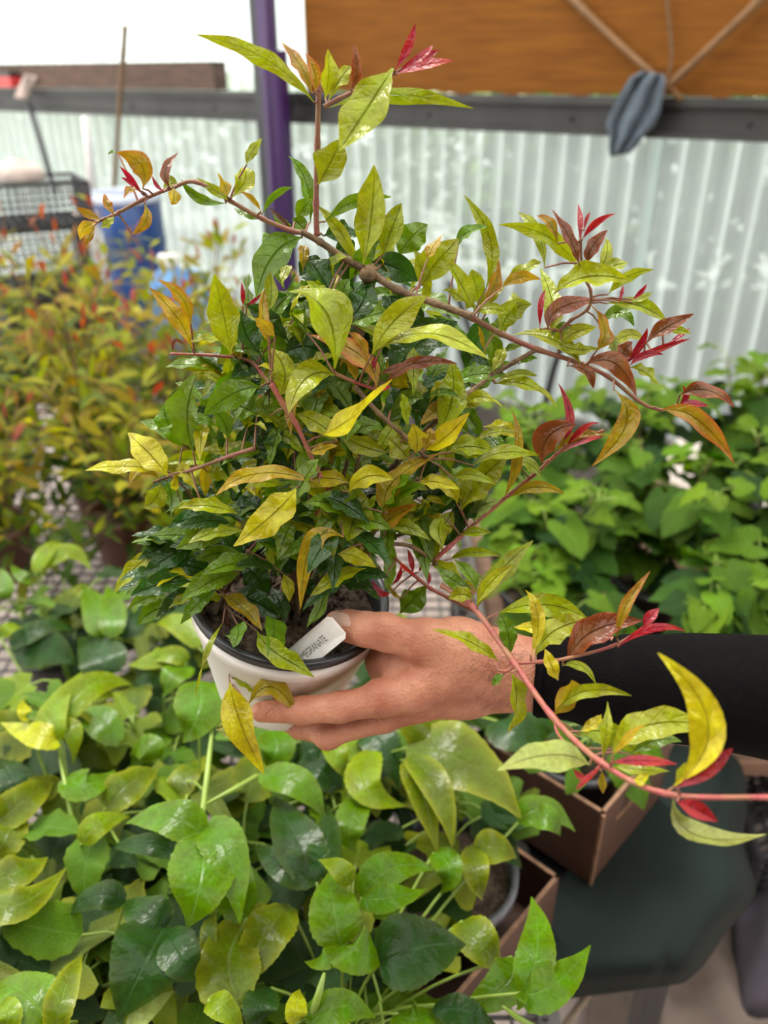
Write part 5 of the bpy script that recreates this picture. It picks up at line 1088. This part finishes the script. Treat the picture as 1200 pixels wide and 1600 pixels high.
HAND = [   # groups of round cones; (px, py, depth, radius)
    [(1330, 1100, .575, .044), (1150, 1084, .60, .039), (980, 1066, .622, .033), (860, 1056, .632, .0265), (800, 1050, .632, .0260)],
    [(800, 1048, .632, .0255), (735, 1040, .628, .0245), (690, 1052, .625, .0215)],
    [(800, 1058, .636, .0240), (720, 1078, .635, .0200), (650, 1098, .634, .0150)],
    [(805, 1052, .645, .0230), (730, 1078, .650, .0190), (668, 1098, .658, .0140)],
    [(770, 1022, .632, .0200), (715, 1010, .622, .0205), (660, 1003, .615, .0165)],
    [(680, 1040, .628, .0200), (632, 1046, .636, .0150), (600, 1052, .652, .0110)],
    [(660, 1015, .630, .0150), (612, 1022, .642, .0120), (588, 1030, .655, .0095)]]
FING = [
    [(690, 1055, .622, .0190), (645, 1082, .617, .0152), (600, 1092, .620, .0130), (530, 1105, .626, .0116), (470, 1110, .628, .0106), (408, 1112, .637, .0084)],
    [(655, 1100, .634, .0135), (600, 1122, .640, .0112), (512, 1148, .652, .0096), (468, 1138, .690, .0088), (430, 1120, .728, .0076)],
    [(668, 1098, .658, .0130), (610, 1118, .672, .0106), (545, 1138, .700, .0096), (500, 1130, .742, .0086), (475, 1118, .770, .0072)],
    [(680, 1090, .672, .0110), (630, 1102, .692, .0088), (580, 1108, .726, .0080), (545, 1098, .760, .0068)],
    [(715, 1010, .622, .0190), (655, 1000, .613, .0148), (605, 990, .612, .0134), (570, 983, .615, .0130), (545, 978, .622, .0120), (526, 973, .630, .0098)]]
allp = [p for g in HAND + FING for p in g]
pts3 = np.array([u(*p[:3]) for p in allp]); lo3 = pts3.min(0) - .05; hi3 = pts3.max(0) + .05
hi3[0] = min(hi3[0], U(1290, 1090, .58)[0]); VX = 0.0021
gx = [np.arange(lo3[a], hi3[a], VX) for a in range(3)]
X = np.stack(np.meshgrid(*gx, indexing='ij'), -1)
Fd = None
for g in HAND:
    for p, q in zip(g[:-1], g[1:]):
        dd = rcone(X, u(*p[:3]), p[3], u(*q[:3]), q[3]); Fd = dd if Fd is None else smin(Fd, dd, .012)
for g in FING:
    Fg = None
    for p, q in zip(g[:-1], g[1:]):
        dd = rcone(X, u(*p[:3]), p[3], u(*q[:3]), q[3]); Fg = dd if Fg is None else smin(Fg, dd, .005)
    Fd = smin(Fd, Fg, .0055)
# knuckle swellings and tendon ridges
for (px, py, d, r) in ((648, 1068, .612, .0085), (590, 1078, .618, .0075), (512, 1152, .650, .0080), (600, 977, .606, .0085), (672, 990, .606, .010)):
    Fd = smin(Fd, np.linalg.norm(X - np.array(u(px, py, d)), axis=-1) - r, .010)
pos, quads = surface_nets(Fd, np.array([g[0] for g in gx]), VX)
def skin_mat():
    m, t, b = newmat('skin'); N = t.nodes.new; tc = N('ShaderNodeTexCoord')
    n1 = N('ShaderNodeTexNoise'); n1.inputs['Scale'].default_value = 38; n1.inputs['Detail'].default_value = 5; link(t, tc.outputs['Object'], n1.inputs['Vector'])
    cr = N('ShaderNodeValToRGB'); e = cr.color_ramp.elements; e[0].position = 0.32; e[0].color = (0.40, 0.135, 0.075, 1); e[1].position = 0.68; e[1].color = (0.60, 0.27, 0.165, 1)
    link(t, n1.outputs['Fac'], cr.inputs[0]); link(t, cr.outputs[0], b.inputs['Base Color'])
    b.inputs['Roughness'].default_value = 0.5; b.inputs['Subsurface Weight'].default_value = 0.12; b.inputs['Subsurface Radius'].default_value = (0.01, 0.004, 0.002); b.inputs['Subsurface Scale'].default_value = 0.5
    v = N('ShaderNodeTexVoronoi'); v.inputs['Scale'].default_value = 420; link(t, tc.outputs['Object'], v.inputs['Vector'])
    n2 = N('ShaderNodeTexNoise'); n2.inputs['Scale'].default_value = 120; n2.inputs['Detail'].default_value = 6; link(t, tc.outputs['Object'], n2.inputs['Vector'])
    ad = N('ShaderNodeMath'); ad.operation = 'MULTIPLY_ADD'; ad.inputs[1].default_value = 0.35; link(t, v.outputs['Distance'], ad.inputs[0]); link(t, n2.outputs['Fac'], ad.inputs[2])
    bp = N('ShaderNodeBump'); bp.inputs['Strength'].default_value = 0.7; bp.inputs['Distance'].default_value = 0.0022; link(t, ad.outputs[0], bp.inputs['Height']); link(t, bp.outputs[0], b.inputs['Normal'])
    return m
M_SKIN = skin_mat(); M_NAIL = mat('nail', (0.66, 0.40, 0.31), 0.3, noise=0.1, scale=60); M_HAIR = mat('arm_hair', (0.06, 0.035, 0.025), 0.6)
person = thing('person', 'bare hand and black-sleeved forearm reaching in from the right, holding the white pot', 'person', U(1000, 1066, .62))
me = bpy.data.meshes.new('arm'); me.from_pydata((pos - np.array(person.location)).tolist(), [], quads.tolist()); me.update(); me.materials.append(M_SKIN)
me.polygons.foreach_set('use_smooth', [True] * len(me.polygons)); arm = bpy.data.objects.new('arm', me); COL.objects.link(arm); arm.parent = person
md = arm.modifiers.new('s', 'SMOOTH'); md.iterations = 3; md.factor = .5
# sleeve
spts = [(836, 1056, .632, .0305), (846, 1057, .631, .0318), (856, 1058, .630, .0312), (900, 1062, .628, .0338), (940, 1066, .625, .0362), (948, 1066, .625, .0350), (956, 1067, .624, .0366), (1020, 1072, .618, .0395), (1100, 1078, .608, .0425), (1200, 1088, .592, .0462), (1290, 1097, .58, .0490), (1420, 1108, .565, .052)]
P = []; pp = [U(*p[:3]) for p in spts]
pf = smooth_path(pp, 4); rf = lerp_list([p[3] for p in spts], len(pf))
for i, c in enumerate(pf):
    t_ = (pf[min(i + 1, len(pf) - 1)] - pf[max(i - 1, 0)]).normalized(); a_ = t_.cross(FW).normalized(); b_ = t_.cross(a_); L = []
    for j in range(49):
        th = 6.2832 * j / 48; r = rf[i] * (1 + 0.018 * math.sin(2 * th + i * .5) + 0.014 * math.sin(3 * th - i * .9) * min(1, i / 6) + 0.008 * math.sin(i * 1.3 + th))
        L.append(c + (a_ * math.cos(th) + b_ * math.sin(th)) * r)
    P.append(L)
sl = put(MB().grid(P).build('sleeve', M_SLEEVE), person); md = sl.modifiers.new('t', 'SOLIDIFY'); md.thickness = .002; md.offset = -1
# thumbnail and hairs
bpy.context.view_layer.update(); P = []
for i in range(9):
    L = []
    for j in range(9):
        uu = i / 8 * 2 - 1; vv = j / 8 * 2 - 1; ww = 13.5 * (1 - .22 * abs(uu) ** 3)
        px = 533 + 15 * uu * (1 - .12 * vv * vv) + 2 * vv; py = 968 + 1.5 * uu + ww * vv * .78
        r = ray(px, py).normalized(); hit, loc, nrm, fi = arm.ray_cast(CAM + r * .1 - V(person.location), r)
        if not hit: print('nail', px, py)
        L.append((loc + V(person.location) + nrm * (.0004 + .0006 * (1 - uu * uu) * (1 - vv * vv))) if hit else None)
    P.append(L)
if all(p is not None for r_ in P for p in r_):
    tn_ = put(MB().grid(P).build('thumbnail', M_NAIL), person); tn_.parent = arm
else: print('nail missed')
dg = bpy.context.evaluated_depsgraph_get(); rnd = random.Random(4); mb = MB()
bpy.context.view_layer.update()
for k in range(420):
    px = rnd.triangular(690, 838, 820); py = rnd.uniform(985, 1108)
    r = ray(px, py).normalized(); hit, loc, nrm, fi = arm.ray_cast(CAM + r * 0.1 - V(person.location), r)
    if not hit: continue
    p = loc + V(person.location); d_ = (nrm * .35 + RT * rnd.uniform(-1.2, -.3) + UP * rnd.gauss(-.4, .4)).normalized(); ln = rnd.uniform(.005, .010)
    mb.tube([p - nrm * .0005, p + d_ * ln * .5 + nrm * .0006, p + d_ * ln], [.00009, .00007, .00003], 3, False)
if mb.v: o = put(mb.build('arm_hairs', M_HAIR), person); o['kind'] = 'stuff'; o.parent = arm
